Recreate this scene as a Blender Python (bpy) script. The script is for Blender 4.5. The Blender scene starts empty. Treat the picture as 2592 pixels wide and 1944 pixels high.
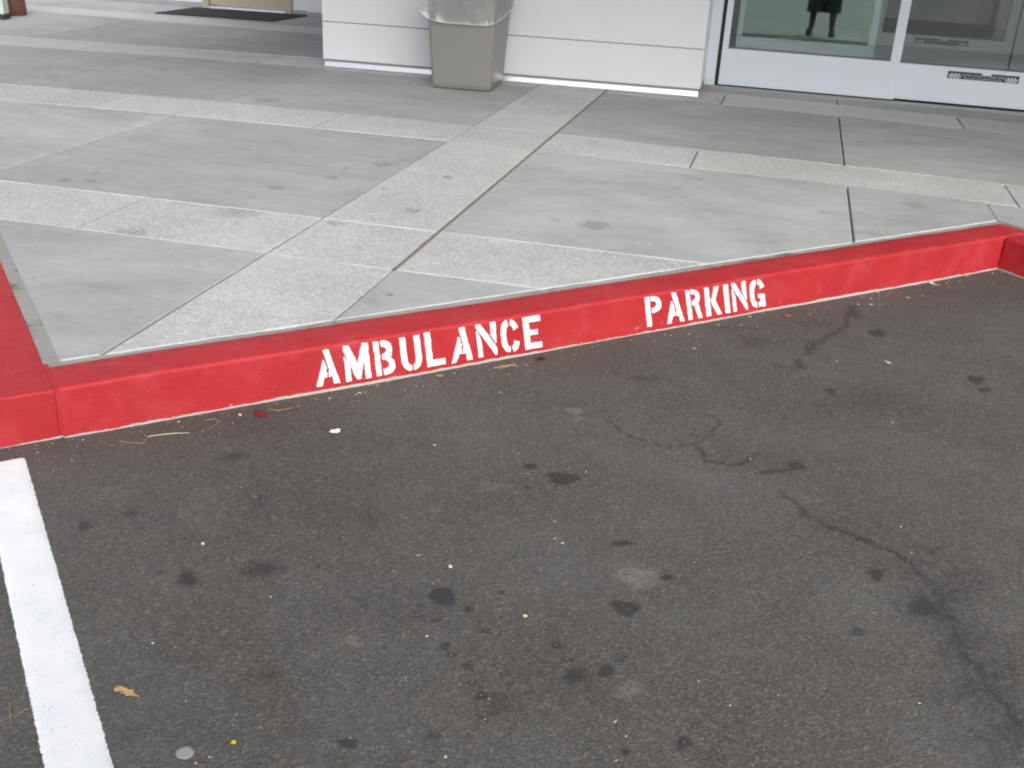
import bpy, bmesh, math, random
import numpy as np
from mathutils import Vector, Matrix
random.seed(7); rng = np.random.default_rng(7)
sc = bpy.context.scene
COL = sc.collection

# ------------------------------------------------------------------ camera
W, H = 2592.0, 1944.0
F, ROLL, PITCH, YAW, CH = 2700.81, 0.05135, 0.42573, -0.232897, 1.25985
def cam_axes():
    cy, sy, cp, sp = math.cos(YAW), math.sin(YAW), math.cos(PITCH), math.sin(PITCH)
    fw = np.array([sy*cp, cy*cp, -sp]); rt = np.array([cy, -sy, 0.0]); up = np.cross(rt, fw)
    c, s = math.cos(ROLL), math.sin(ROLL)
    return c*rt + s*up, -s*rt + c*up, fw
RT, UP, FW = cam_axes()
CAM = np.array([0, 0, CH])
cd = bpy.data.cameras.new('camera'); cam = bpy.data.objects.new('camera', cd); COL.objects.link(cam)
cd.sensor_fit = 'HORIZONTAL'; cd.sensor_width = 36.0; cd.lens = 36.0*F/W
cd.clip_start = 0.02; cd.clip_end = 600
cam.matrix_world = Matrix(((RT[0], UP[0], -FW[0], 0), (RT[1], UP[1], -FW[1], 0), (RT[2], UP[2], -FW[2], CH), (0, 0, 0, 1)))
sc.camera = cam

# ------------------------------------------------------------------ light
SUN_EL, SUN_AZ = math.radians(38), math.radians(150)     # azimuth clockwise from +Y: behind the camera, to its right
world = bpy.data.worlds.new('World'); sc.world = world; world.use_nodes = True
wn = world.node_tree; wn.nodes.clear()
sky = wn.nodes.new('ShaderNodeTexSky'); sky.sky_type = 'NISHITA'; sky.sun_disc = False
sky.sun_elevation = SUN_EL; sky.sun_rotation = SUN_AZ; sky.dust_density = 4.0; sky.air_density = 1.0
hs = wn.nodes.new('ShaderNodeHueSaturation'); hs.inputs['Saturation'].default_value = 0.55     # thin high cloud
bg = wn.nodes.new('ShaderNodeBackground'); bg.inputs['Strength'].default_value = 0.10
wo = wn.nodes.new('ShaderNodeOutputWorld')
wn.links.new(sky.outputs[0], hs.inputs['Color']); wn.links.new(hs.outputs[0], bg.inputs['Color']); wn.links.new(bg.outputs[0], wo.inputs['Surface'])
sl = bpy.data.lights.new('sun', 'SUN'); sl.energy = 1.5; sl.angle = math.radians(50); sl.color = (1.0, 0.985, 0.965)
so = bpy.data.objects.new('sun', sl); COL.objects.link(so)
sd = Vector((math.sin(SUN_AZ)*math.cos(SUN_EL), math.cos(SUN_AZ)*math.cos(SUN_EL), math.sin(SUN_EL)))
so.rotation_euler = sd.to_track_quat('Z', 'Y').to_euler(); so.location = (5, -6, 9)
sc.view_settings.view_transform = 'Standard'; sc.view_settings.look = 'None'
sc.view_settings.exposure = 0.60; sc.view_settings.gamma = 1.0; sc.view_settings.use_curve_mapping = False
sc.render.engine = 'CYCLES'
sc.cycles.filter_width = 2.1; sc.cycles.max_bounces = 10; sc.cycles.transparent_max_bounces = 16; sc.cycles.diffuse_bounces = 5

# ------------------------------------------------------------------ photo pixel -> place
def ray(q): return FW*F + RT*(q[0]-W/2) - UP*(q[1]-H/2)
def G(q, z=0.0):
    v = ray(q); return CAM + v*((z-CH)/v[2])
def onplane(q, P, n):
    v = ray(q); return CAM + v*(np.dot(np.array(P)-CAM, n)/np.dot(v, n))
RO = {1: (0, 0, .3906), 2: (700, 0, .3906), 3: (1728, 0, .3906), 4: (0, 500, .3906), 5: (700, 500, .3906), 6: (1500, 400, .49367),
      7: (0, 1100, 864/1698), 8: (800, 1100, 1100/2162), 'a': (1700, 0, 892/2212), 'f': (0, 0, 2592/2212)}
def px(n, x, y): o = RO[n]; return (o[0]+x*o[2], o[1]+y*o[2])
ZA = -0.15
def hz(x, y):                                  # gentle unevenness of the asphalt
    return 0.003*np.sin(1.9*x+0.7*y+1.0)*np.cos(1.3*y-0.4*x) + 0.0012*np.sin(7.1*x+2)*np.sin(6.3*y+1)
def GA(q):                                     # pixel -> point on the asphalt
    p = G(q, ZA); p[2] = ZA + hz(p[0], p[1]); return p

# ------------------------------------------------------------------ object helpers
def link(o, parent=None):
    COL.objects.link(o)
    if parent: o.parent = parent
    return o
def tag(o, label=None, cat=None, group=None, kind=None):
    for k, v in (('label', label), ('category', cat), ('group', group), ('kind', kind)):
        if v: o[k] = v
    return o
def empty(name, loc=(0, 0, 0)):
    o = bpy.data.objects.new(name, None); o.location = loc; o.empty_display_size = 0.1
    return link(o)
def build(name, verts, faces, mats, parent=None, loc=None, smooth=False, fmat=None):
    """one mesh object; verts in world space, origin moved to loc (default: centre of the base)"""
    v = np.asarray(verts, float)
    if loc is None: loc = np.array([(v[:, 0].min()+v[:, 0].max())/2, (v[:, 1].min()+v[:, 1].max())/2, v[:, 2].min()])
    loc = np.asarray(loc, float)
    me = bpy.data.meshes.new(name); me.from_pydata((v-loc).tolist(), [], [tuple(int(i) for i in f) for f in faces]); me.update()
    if not isinstance(mats, (list, tuple)): mats = [mats]
    for m in mats: me.materials.append(m)
    if fmat is not None:
        for p, i in zip(me.polygons, fmat): p.material_index = i
    if smooth:
        for p in me.polygons: p.use_smooth = True
    o = bpy.data.objects.new(name, me); link(o)
    bm = bmesh.new(); bm.from_mesh(me); bmesh.ops.recalc_face_normals(bm, faces=bm.faces); bm.to_mesh(me); bm.free()
    if parent:
        pl = Vector((0, 0, 0)); q = parent
        while q: pl += q.location; q = q.parent
        o.parent = parent; o.location = Vector(loc) - pl
    else: o.location = loc
    return o
class MB:
    """collects geometry in a local frame O,ex,ey,ez"""
    def __init__(s, O=(0, 0, 0), ex=(1, 0, 0), ey=(0, 1, 0), ez=(0, 0, 1)):
        s.v = []; s.f = []; s.O, s.A = np.array(O, float), np.array([ex, ey, ez], float)
    def pts(s, P):
        b = len(s.v)
        for p in P: s.v.append(s.O + np.asarray(p, float)@s.A)
        return b
    def box(s, x0, x1, y0, y1, z0, z1, bev=0.0):
        if bev <= 0:
            b = s.pts([(x, y, z) for z in (z0, z1) for y in (y0, y1) for x in (x0, x1)])
            s.f += [tuple(b+i for i in q) for q in ((0, 2, 3, 1), (4, 5, 7, 6), (0, 1, 5, 4), (2, 6, 7, 3), (0, 4, 6, 2), (1, 3, 7, 5))]
            return s
        bm = bmesh.new(); bmesh.ops.create_cube(bm, size=1)
        for v in bm.verts: v.co = Vector(((x0+x1)/2+v.co.x*(x1-x0), (y0+y1)/2+v.co.y*(y1-y0), (z0+z1)/2+v.co.z*(z1-z0)))
        bmesh.ops.bevel(bm, geom=list(bm.edges), offset=bev, segments=2, affect='EDGES', profile=0.5)
        bm.verts.index_update(); b = s.pts([v.co[:] for v in bm.verts])
        s.f += [tuple(b+v.index for v in f.verts) for f in bm.faces]; bm.free(); return s
    def prism(s, poly, y0, y1, axis='xz'):
        """polygon in x,z (axis xz) extruded along y, or in x,y extruded along z"""
        n = len(poly)
        P = [(a, y0, c) for a, c in poly] + [(a, y1, c) for a, c in poly] if axis == 'xz' else [(a, c, y0) for a, c in poly] + [(a, c, y1) for a, c in poly]
        b = s.pts(P); s.f += [tuple(b+i for i in range(n)), tuple(b+n+i for i in range(n))[::-1]]
        s.f += [(b+i, b+(i+1) % n, b+n+(i+1) % n, b+n+i) for i in range(n)]; return s
    def loft(s, rings, cap0=True, cap1=True, closed=True):
        n = len(rings[0]); bs = [s.pts(r) for r in rings]
        for a, c in zip(bs, bs[1:]):
            for i in range(n if closed else n-1): j = (i+1) % n; s.f.append((a+i, a+j, c+j, c+i))
        if cap0: s.f.append(tuple(bs[0]+i for i in range(n))[::-1])
        if cap1: s.f.append(tuple(bs[-1]+i for i in range(n)))
        return s
    def tube(s, pts, r, n=6):
        pts = [np.asarray(p, float) for p in pts]; rings = []
        for i, p in enumerate(pts):
            d = pts[min(i+1, len(pts)-1)] - pts[max(i-1, 0)]; d = d/np.linalg.norm(d)
            a = np.cross(d, (0, 0, 1)) if abs(d[2]) < .9 else np.cross(d, (1, 0, 0)); a = a/np.linalg.norm(a); c = np.cross(d, a)
            rr = r[i] if hasattr(r, '__len__') else r
            rings.append([p + rr*(a*math.cos(k*2*math.pi/n)+c*math.sin(k*2*math.pi/n)) for k in range(n)])
        return s.loft(rings)
    def build(s, name, mat, parent=None, **k): return build(name, s.v, s.f, mat, parent, **k)

# ------------------------------------------------------------------ material helpers
class NT:
    def __init__(s, name):
        s.m = bpy.data.materials.new(name); s.m.use_nodes = True; s.t = s.m.node_tree; s.t.nodes.clear()
        s.out = s.t.nodes.new('ShaderNodeOutputMaterial'); s.b = s.t.nodes.new('ShaderNodeBsdfPrincipled')
        s.t.links.new(s.b.outputs[0], s.out.inputs['Surface'])
        g = s.t.nodes.new('ShaderNodeNewGeometry'); s.pos = g.outputs['Position']; s.geo = g
    def n(s, typ, ins=None, **attrs):
        x = s.t.nodes.new(typ)
        for k, v in attrs.items(): setattr(x, k, v)
        for k, v in (ins or {}).items(): s.put(x.inputs[k], v)
        return x
    def put(s, sock, v):
        if isinstance(v, bpy.types.NodeSocket): s.t.links.new(v, sock)
        else: sock.default_value = (tuple(v)+(1,) if isinstance(v, (tuple, list)) and len(v) == 3 and sock.type == 'RGBA' else v)
    def noise(s, scale, detail=4, rough=.55, vec=None, dist=0.0):
        x = s.n('ShaderNodeTexNoise', {'Scale': scale, 'Detail': detail, 'Roughness': rough, 'Distortion': dist, 'Vector': vec or s.pos}); return x.outputs[0]
    def voro(s, scale, out='Distance', feat='F1', vec=None):
        return s.n('ShaderNodeTexVoronoi', {'Scale': scale, 'Vector': vec or s.pos}, feature=feat).outputs[out]
    def ramp(s, fac, stops, interp='LINEAR'):
        x = s.n('ShaderNodeValToRGB', {'Fac': fac}); x.color_ramp.interpolation = interp; e = x.color_ramp.elements
        while len(e) < len(stops): e.new(0.5)
        for el, (p, c) in zip(e, stops):
            el.position = p; el.color = (c, c, c, 1) if not hasattr(c, '__len__') else (*c, 1)
        return x.outputs[0]
    def mix(s, fac, a, b, mode='MIX'):
        x = s.n('ShaderNodeMix', data_type='RGBA', blend_type=mode); s.put(x.inputs[0], fac); s.put(x.inputs[6], a); s.put(x.inputs[7], b); return x.outputs[2]
    def math(s, op, a, b=0.0, clamp=False):
        x = s.n('ShaderNodeMath', operation=op, use_clamp=clamp); s.put(x.inputs[0], a); s.put(x.inputs[1], b); return x.outputs[0]
    def bump(s, h, strength=.3, dist=.002, prev=None):
        x = s.n('ShaderNodeBump', {'Height': h, 'Strength': strength, 'Distance': dist})
        if prev: s.put(x.inputs['Normal'], prev)
        return x.outputs[0]
    def sep(s, v):
        return s.n('ShaderNodeSeparateXYZ', {0: v}).outputs
    def done(s, col=None, rough=None, normal=None, **ins):
        if col is not None: s.put(s.b.inputs['Base Color'], col)
        if rough is not None: s.put(s.b.inputs['Roughness'], rough)
        if normal is not None: s.put(s.b.inputs['Normal'], normal)
        for k, v in ins.items(): s.put(s.b.inputs[k.replace('_', ' ')], v)
        return s.m
def simple(name, col, rough=.6, var=.12, scale=20, bump=.1, metal=0.0, **ins):
    t = NT(name); nz = t.noise(scale, 5)
    c = t.mix(nz, tuple(x*(1-var) for x in col), tuple(min(1, x*(1+var)) for x in col))
    return t.done(c, rough, t.bump(nz, bump, .002), Metallic=metal, **ins)

def mat_asphalt():
    t = NT('asphalt')
    at = t.n('ShaderNodeAttribute', attribute_name='stain').outputs['Color']; sx = t.n('ShaderNodeSeparateColor', {0: at}).outputs
    big = t.noise(1.1, 6, .62); mid = t.noise(7, 6, .68); fine = t.noise(130, 4, .75); cell = t.voro(150, 'Color'); cs = t.n('ShaderNodeSeparateColor', {0: cell}).outputs
    c2 = t.n('ShaderNodeSeparateColor', {0: t.voro(310, 'Color')}).outputs
    base = t.ramp(mid, [(.25, (.086, .083, .078)), (.75, (.120, .116, .110))])
    base = t.mix(t.math('MULTIPLY', t.ramp(big, [(.40, 0.0), (.66, 1.0)]), .75), base, (.070, .063, .056))
    base = t.mix(t.math('MULTIPLY', t.ramp(t.noise(2.6, 5, .65), [(.5, 0.0), (.72, 1.0)]), .45), base, (.130, .127, .122))
    base = t.mix(t.math('MULTIPLY', t.ramp(t.noise(1.7, 5, .65, dist=.6), [(.45, 0.0), (.62, 1.0)]), .5), base, (.084, .072, .060))
    base = t.mix(.36, base, t.ramp(fine, [(.28, .50), (.5, .95), (.72, 1.65)]), 'MULTIPLY')
    stone = t.ramp(cs[0], [(0.0, .0), (.70, .0), (.78, .30), (1.0, .60)])
    base = t.mix(stone, base, t.ramp(cs[1], [(0, (.105, .10, .095)), (.6, (.175, .167, .155)), (1, (.25, .195, .14))]))
    stone2 = t.ramp(c2[0], [(0.0, .0), (.74, .0), (.80, .35), (1.0, .55)])
    base = t.mix(stone2, base, t.ramp(c2[1], [(0, (.11, .107, .102)), (.7, (.19, .182, .17)), (1, (.26, .215, .165))]))
    pit = t.ramp(c2[2], [(.0, .6), (.12, .5), (.16, 0)])
    base = t.mix(pit, base, (.045, .044, .042))
    pale_fleck = t.ramp(t.voro(95, 'Distance'), [(0, 1), (.075, 1), (.11, 0)])
    pick = t.ramp(t.n('ShaderNodeSeparateColor', {0: t.voro(95, 'Color')}).outputs[0], [(0, 0), (.925, 0), (.935, 1)], 'CONSTANT')
    base = t.mix(t.math('MULTIPLY', t.math('MULTIPLY', pale_fleck, pick), .7), base, (.42, .38, .33))  # sparse pale flecks of aggregate in the asphalt
    edge = t.math('ADD', t.math('MULTIPLY', t.noise(48, 5, .75), 1.1), -.57)
    dk = t.ramp(t.math('ADD', sx[0], t.math('MULTIPLY', edge, t.ramp(sx[0], [(0, 0), (.12, 1)]))), [(.08, 0), (.62, 1)])
    base = t.mix(t.math('MULTIPLY', dk, .80), base, (.034, .034, .035))
    tn = t.ramp(t.math('ADD', sx[1], t.math('MULTIPLY', edge, t.ramp(sx[1], [(0, 0), (.12, 1)]))), [(.1, 0), (.8, 1)])
    base = t.mix(t.math('MULTIPLY', t.math('MULTIPLY', tn, t.ramp(t.noise(110, 4, .75), [(.36, 0), (.6, 1)])), .62), base, (.27, .245, .21))
    base = t.mix(t.math('MULTIPLY', sx[2], .5), base, (.074, .058, .048))
    h = t.math('ADD', t.math('MULTIPLY', fine, 1.2), t.math('ADD', t.math('MULTIPLY', t.voro(150), .7), t.math('MULTIPLY', t.voro(310), .5)))
    return t.done(base, t.ramp(fine, [(.3, .95), (.7, .7)]), t.bump(h, .7, .0028), Specular_IOR_Level=.35)
def mat_concrete(name, lo, hi, aggregate=False, spots=()):
    t = NT(name); oi = t.n('ShaderNodeObjectInfo').outputs['Random']
    st = t.n('ShaderNodeMapping', {'Vector': t.pos, 'Scale': (1.0, 2.2, 1.0)}).outputs[0]
    a = t.noise(2.2, 6, .62, st); b = t.noise(14, 5, .6); f = t.noise(220, 3, .7)
    c = t.mix(t.ramp(a, [(.3, 0), (.72, 1)]), lo, hi)
    c = t.mix(.35, c, t.ramp(b, [(.3, lo), (.7, hi)])); c = t.mix(.30, c, t.ramp(t.noise(42, 5, .7), [(.3, .80), (.7, 1.16)]), 'MULTIPLY')
    cl = t.ramp(t.noise(.9, 5, .6, dist=.8), [(.38, .87), (.62, 1.05)]); c = t.mix(1.0, c, cl, 'MULTIPLY')
    c = t.mix(.5, c, t.ramp(f, [(.25, .72), (.75, 1.18)]), 'MULTIPLY')
    c = t.mix(1.0, c, t.ramp(oi, [(0, .93), (1, 1.06)]), 'MULTIPLY')
    bl = t.ramp(t.noise(5.5, 3, .5, dist=.6), [(.63, 0), (.72, 1)])
    c = t.mix(t.math('MULTIPLY', bl, .30), c, tuple(x*.62 for x in lo))
    dots = t.ramp(t.voro(7.5), [(0, 1), (.05, .8), (.085, 0)])
    c = t.mix(t.math('MULTIPLY', dots, .45), c, (.20, .185, .165))
    for (x, y, r, s) in spots:
        d = t.n('ShaderNodeVectorMath', {0: t.pos, 1: (x, y, 0)}, operation='DISTANCE').outputs['Value']
        d = t.math('ADD', d, t.math('MULTIPLY', t.math('SUBTRACT', t.noise(25, 3), .5), r*1.2))
        k = t.n('ShaderNodeMapRange', {'Value': d, 'From Min': r*.35, 'From Max': r, 'To Min': s, 'To Max': 0}).outputs[0]
        c = t.mix(k, c, (.17, .155, .125))
    nrm = t.bump(f, .25, .001); rg = .72
    if aggregate:
        cell = t.n('ShaderNodeSeparateColor', {0: t.voro(120, 'Color')}).outputs; dist = t.voro(120)
        c = t.mix(t.ramp(cell[0], [(0, 0), (.72, 0), (.8, .4), (1, .7)]), c, (.74, .74, .73))
        c = t.mix(t.ramp(cell[1], [(0, .3), (.14, .25), (.18, 0)]), c, (.25, .245, .235))
        nrm = t.bump(t.math('ADD', dist, t.noise(60, 3)), .55, .004); rg = .5
    return t.done(c, rg, nrm, Specular_IOR_Level=.5)
def mat_letter():
    t = NT('white_stencil_paint'); n = t.noise(55, 6, .8); st = t.noise(18, 4, .6)
    c = t.mix(t.ramp(n, [(.655, 0), (.70, 1)]), t.ramp(st, [(.3, (.80, .79, .79)), (.6, (.87, .87, .88))]), (.62, .22, .22))
    return t.done(c, .55, t.bump(t.noise(200, 4, .7), .5, .002))
def mat_arris():
    t = NT('pale_concrete_edge'); n = t.noise(6, 6, .7); return t.done(t.ramp(n, [(.36, (.40, .41, .41)), (.58, (.54, .54, .525)), (.75, (.60, .595, .575))]), .7)
def mat_mortar():
    t = NT('grey_joint_mortar'); n = t.noise(5, 6, .75); f = t.noise(80, 4, .7)
    c = t.ramp(n, [(.30, (.37, .36, .345)), (.56, (.30, .29, .275)), (.64, (.16, .152, .14)), (.74, (.08, .075, .068))])
    return t.done(t.mix(.4, c, t.ramp(f, [(.3, .7), (.7, 1.2)]), 'MULTIPLY'), .9, t.bump(f, .5, .003))
def mat_kerb():
    t = NT('red_kerb_paint')
    oc = t.n('ShaderNodeTexCoord').outputs['Object']; x, y, z = t.sep(oc)
    st = t.n('ShaderNodeMapping', {'Vector': oc, 'Scale': (1.0, 1.0, 3.5)}).outputs[0]
    n1 = t.noise(3, 5, .6, oc); n2 = t.noise(60, 5, .65, st); n3 = t.noise(24, 5, .7, oc)
    red = t.mix(t.ramp(n1, [(.3, 0), (.7, 1)]), (.40, .019, .025), (.49, .028, .034))
    red = t.mix(.55, red, t.ramp(n2, [(.25, .66), (.5, 1.0), (.75, 1.14)]), 'MULTIPLY')
    fade = t.ramp(t.noise(6.5, 6, .7, oc, .5), [(.50, 0), (.70, 1)]); red = t.mix(t.math('MULTIPLY', fade, .42), red, (.52, .075, .085))
    scuff = t.ramp(t.noise(9, 7, .78, t.n('ShaderNodeMapping', {'Vector': oc, 'Scale': (.45, 1, 2.2)}).outputs[0]), [(.60, 0), (.70, 1)])
    red = t.mix(t.math('MULTIPLY', scuff, .62), red, (.27, .026, .026))
    grime = t.ramp(t.noise(30, 6, .8, oc), [(.66, 0), (.74, 1)]); red = t.mix(t.math('MULTIPLY', grime, .5), red, (.14, .03, .028))
    bare = t.ramp(n3, [(.2, (.42, .40, .37)), (.8, (.66, .64, .61))])
    lim = t.math('ADD', t.math('MULTIPLY', t.math('SUBTRACT', n1, .5), .018), t.math('MULTIPLY', t.math('SUBTRACT', n3, .5), .012))
    zz = t.math('ADD', z, lim)
    k = t.n('ShaderNodeMapRange', {'Value': zz, 'From Min': -.1445, 'From Max': -.1415, 'To Min': 1, 'To Max': 0}).outputs[0]
    chips = t.math('MULTIPLY', t.ramp(t.noise(45, 4, .7, oc), [(.66, 0), (.69, 1)]), t.n('ShaderNodeMapRange', {'Value': z, 'From Min': -.14, 'From Max': -.10, 'To Min': .8, 'To Max': 0}).outputs[0])
    c = t.mix(t.math('MAXIMUM', k, chips), red, bare)
    h = t.math('ADD', n2, t.math('MULTIPLY', t.noise(250, 3, .7, oc), .5))
    return t.done(c, t.ramp(n3, [(.3, .45), (.7, .7)]), t.bump(h, .55, .0025), Specular_IOR_Level=.4)
def mat_white_line():
    t = NT('white_line_paint')
    f = t.noise(140, 4, .7); m = t.noise(12, 5, .65)
    c = t.mix(t.ramp(m, [(.3, 0), (.7, 1)]), (.78, .81, .84), (.88, .89, .90))
    pit = t.ramp(t.math('ADD', f, t.math('MULTIPLY', m, .25)), [(.40, 1), (.49, 0)])
    c = t.mix(t.math('MULTIPLY', pit, .6), c, (.09, .10, .12))
    return t.done(c, .6, t.bump(t.math('ADD', f, t.voro(230)), .35, .002))
def mat_wall():
    t = NT('white_wall_panel'); m = t.noise(1.6, 5, .6); f = t.noise(260, 3, .7)
    c = t.mix(m, (.72, .735, .775), (.79, .805, .84)); c = t.mix(.3, c, t.ramp(f, [(.3, .85), (.7, 1.08)]), 'MULTIPLY')
    sm = t.ramp(t.noise(7, 5, .7, t.n('ShaderNodeMapping', {'Vector': t.pos, 'Scale': (1, 1, .6)}).outputs[0]), [(.66, 0), (.76, 1)])
    c = t.mix(t.math('MULTIPLY', sm, .30), c, (.42, .41, .40))
    return t.done(c, .7, t.bump(f, .35, .0012))
def mat_glass(name, tint, refl, rcol=(1, 1, 1)):
    t = NT(name); t.t.nodes.remove(t.b)
    tr = t.n('ShaderNodeBsdfTransparent', {'Color': tint}); gl = t.n('ShaderNodeBsdfGlossy', {'Color': rcol, 'Roughness': 0.012})
    lw = t.n('ShaderNodeFresnel', {'IOR': 1.5}).outputs[0]
    mx = t.n('ShaderNodeMixShader', {0: t.math('ADD', lw, refl, True), 1: tr.outputs[0], 2: gl.outputs[0]})
    t.t.links.new(mx.outputs[0], t.out.inputs['Surface']); return t.m
def mat_plastic_film():
    t = NT('clear_plastic_film'); t.t.nodes.remove(t.b)
    oc = t.n('ShaderNodeTexCoord').outputs['Object']
    st = t.n('ShaderNodeMapping', {'Vector': oc, 'Scale': (1, 1, .45), 'Rotation': (.3, .5, .2)}).outputs[0]
    n = t.noise(9, 3, .5, st, .8); nb = t.bump(n, .7, .02)
    tr = t.n('ShaderNodeBsdfTransparent', {'Color': (.93, .94, .95)})
    df = t.n('ShaderNodeBsdfDiffuse', {'Color': (.72, .73, .75), 'Normal': nb}); tl = t.n('ShaderNodeBsdfTranslucent', {'Color': (.72, .73, .75), 'Normal': nb})
    gl = t.n('ShaderNodeBsdfGlossy', {'Color': (1, 1, 1), 'Roughness': .18, 'Normal': nb})
    a = t.n('ShaderNodeMixShader', {0: .5, 1: df.outputs[0], 2: tl.outputs[0]})
    b = t.n('ShaderNodeMixShader', {0: .16, 1: a.outputs[0], 2: gl.outputs[0]})
    fac = t.ramp(n, [(.3, .26), (.5, .34), (.7, .52)])
    c = t.n('ShaderNodeMixShader', {0: fac, 1: tr.outputs[0], 2: b.outputs[0]})
    t.t.links.new(c.outputs[0], t.out.inputs['Surface']); return t.m
def mat_grit():
    t = NT('loose_grit'); at = t.n('ShaderNodeAttribute', attribute_name='tint').outputs['Color']
    return t.done(at, .8)
def mat_vein(name, c0, c1, rough=.55):
    t = NT(name); n = t.noise(90, 4, .6); return t.done(t.mix(n, c0, c1), rough, t.bump(n, .4, .001))

SP = [(*G(px(5, 2060, 180))[:2], .10, .5), (*G(px(1, 1785, 1215))[:2], .05, .5), (*G(px(1, 412, 1166))[:2], .045, .5), (*G(px(1, 585, 1170))[:2], .04, .45),
      (*G(px(2, 690, 1065))[:2], .08, .4), (*G(px(2, 450, 1090))[:2], .035, .5), (*G(px(2, 350, 1150))[:2], .05, .35), (*G(px(5, 740, 628))[:2], .02, .8),
      (*G(px(1, 1740, 650))[:2], .12, .35), (*G(px(3, 1500, 1330))[:2], .09, .3)]
SPB = [(*G(px(5, 880, 85))[:2], .06, .45), (*G(px(2, 1110, 1150))[:2], .035, .8), (*G(px(2, 690, 1222))[:2], .02, .7), (*G(px(1, 1560, 1370))[:2], .14, .4),
       (*G(px(1, 850, 1510))[:2], .10, .5), (*G(px(5, 380, 165))[:2], .06, .4)]
M = dict(asphalt=mat_asphalt(), slab=mat_concrete('grey_concrete', (.345, .356, .350), (.485, .498, .493), spots=SP),
         band=mat_concrete('exposed_aggregate', (.485, .495, .488), (.60, .61, .602), True, SPB),
         arris=mat_arris(), bed=simple('joint_dirt', (.075, .066, .056), .95, .4, 60, .4),
         sealant=simple('brown_joint_sealant', (.21, .182, .155), .8, .3, 22, .4), mortar=mat_mortar(),
         reflground=mat_concrete('reflection_ground_concrete', (.40, .41, .40), (.50, .51, .50)),
         kerb=mat_kerb(), kerbbare=simple('bare_kerb_concrete', (.36, .35, .33), .9, .3, 25, .4), line=mat_white_line(), letter=mat_letter(),
         wall=mat_wall(), core=simple('shadow_gap', (.24, .24, .27), .8), alu=simple('bright_aluminium', (.92, .93, .95), .42, .05, 60, .03, 1.0),
         doorwhite=simple('white_door_aluminium', (.70, .775, .85), .38, .03, 4, .02), seal=simple('black_gasket', (.018, .018, .02), .6), greygasket=simple('grey_gasket', (.16, .165, .17), .6),
         glass=mat_glass('clear_glass', (.84, .88, .87), .01), green=mat_glass('green_coated_glass', (.34, .40, .37), .27, (.82, 1.0, .90)),
         sticker=simple('navy_sticker', (.030, .033, .060), .45, .15, 60, .0), stickertext=simple('worn_white_print', (.72, .75, .75), .5, .15, 120, .0),
         bin=simple('taupe_plastic', (.245, .241, .226), .42, .05, 90, .06), film=mat_plastic_film(), hem=simple('cloudy_plastic', (.62, .635, .64), .3, .1, 30, .1), mat=simple('black_rubber_mat', (.022, .024, .032), .85, .3, 120, .6),
         tan=simple('tan_door_paint', (.47, .41, .32), .5, .06, 5, .05), base=simple('grey_wall_base', (.33, .345, .37), .6, .1, 8), brown=simple('brown_column_paint', (.16, .062, .040), .55, .18, 12),
         palegreen=simple('pale_green_paint', (.55, .62, .58), .5, .06), darkfoot=simple('dark_rubber_foot', (.03, .03, .032), .7), soffit=simple('soffit_paint', (.40, .40, .39), .8, .05),
         lobbyfloor=simple('dark_carpet', (.045, .038, .042), .95, .3, 80, .4), lobbywall=simple('taupe_lobby_wall', (.27, .24, .235), .8, .06), vestfloor=simple('grey_vestibule_floor', (.46, .46, .45), .8, .2, 30), darkpost=simple('dark_post', (.02, .018, .02), .6),
         grit=mat_grit())

# ------------------------------------------------------------------ kerb frame
J = np.array([-1.79, 2.243]); T = np.array([1, .9814]); T /= np.linalg.norm(T); N = np.array([-T[1], T[0]]); S = 3.945
def K(s, n): return J + s*T + n*N

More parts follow.
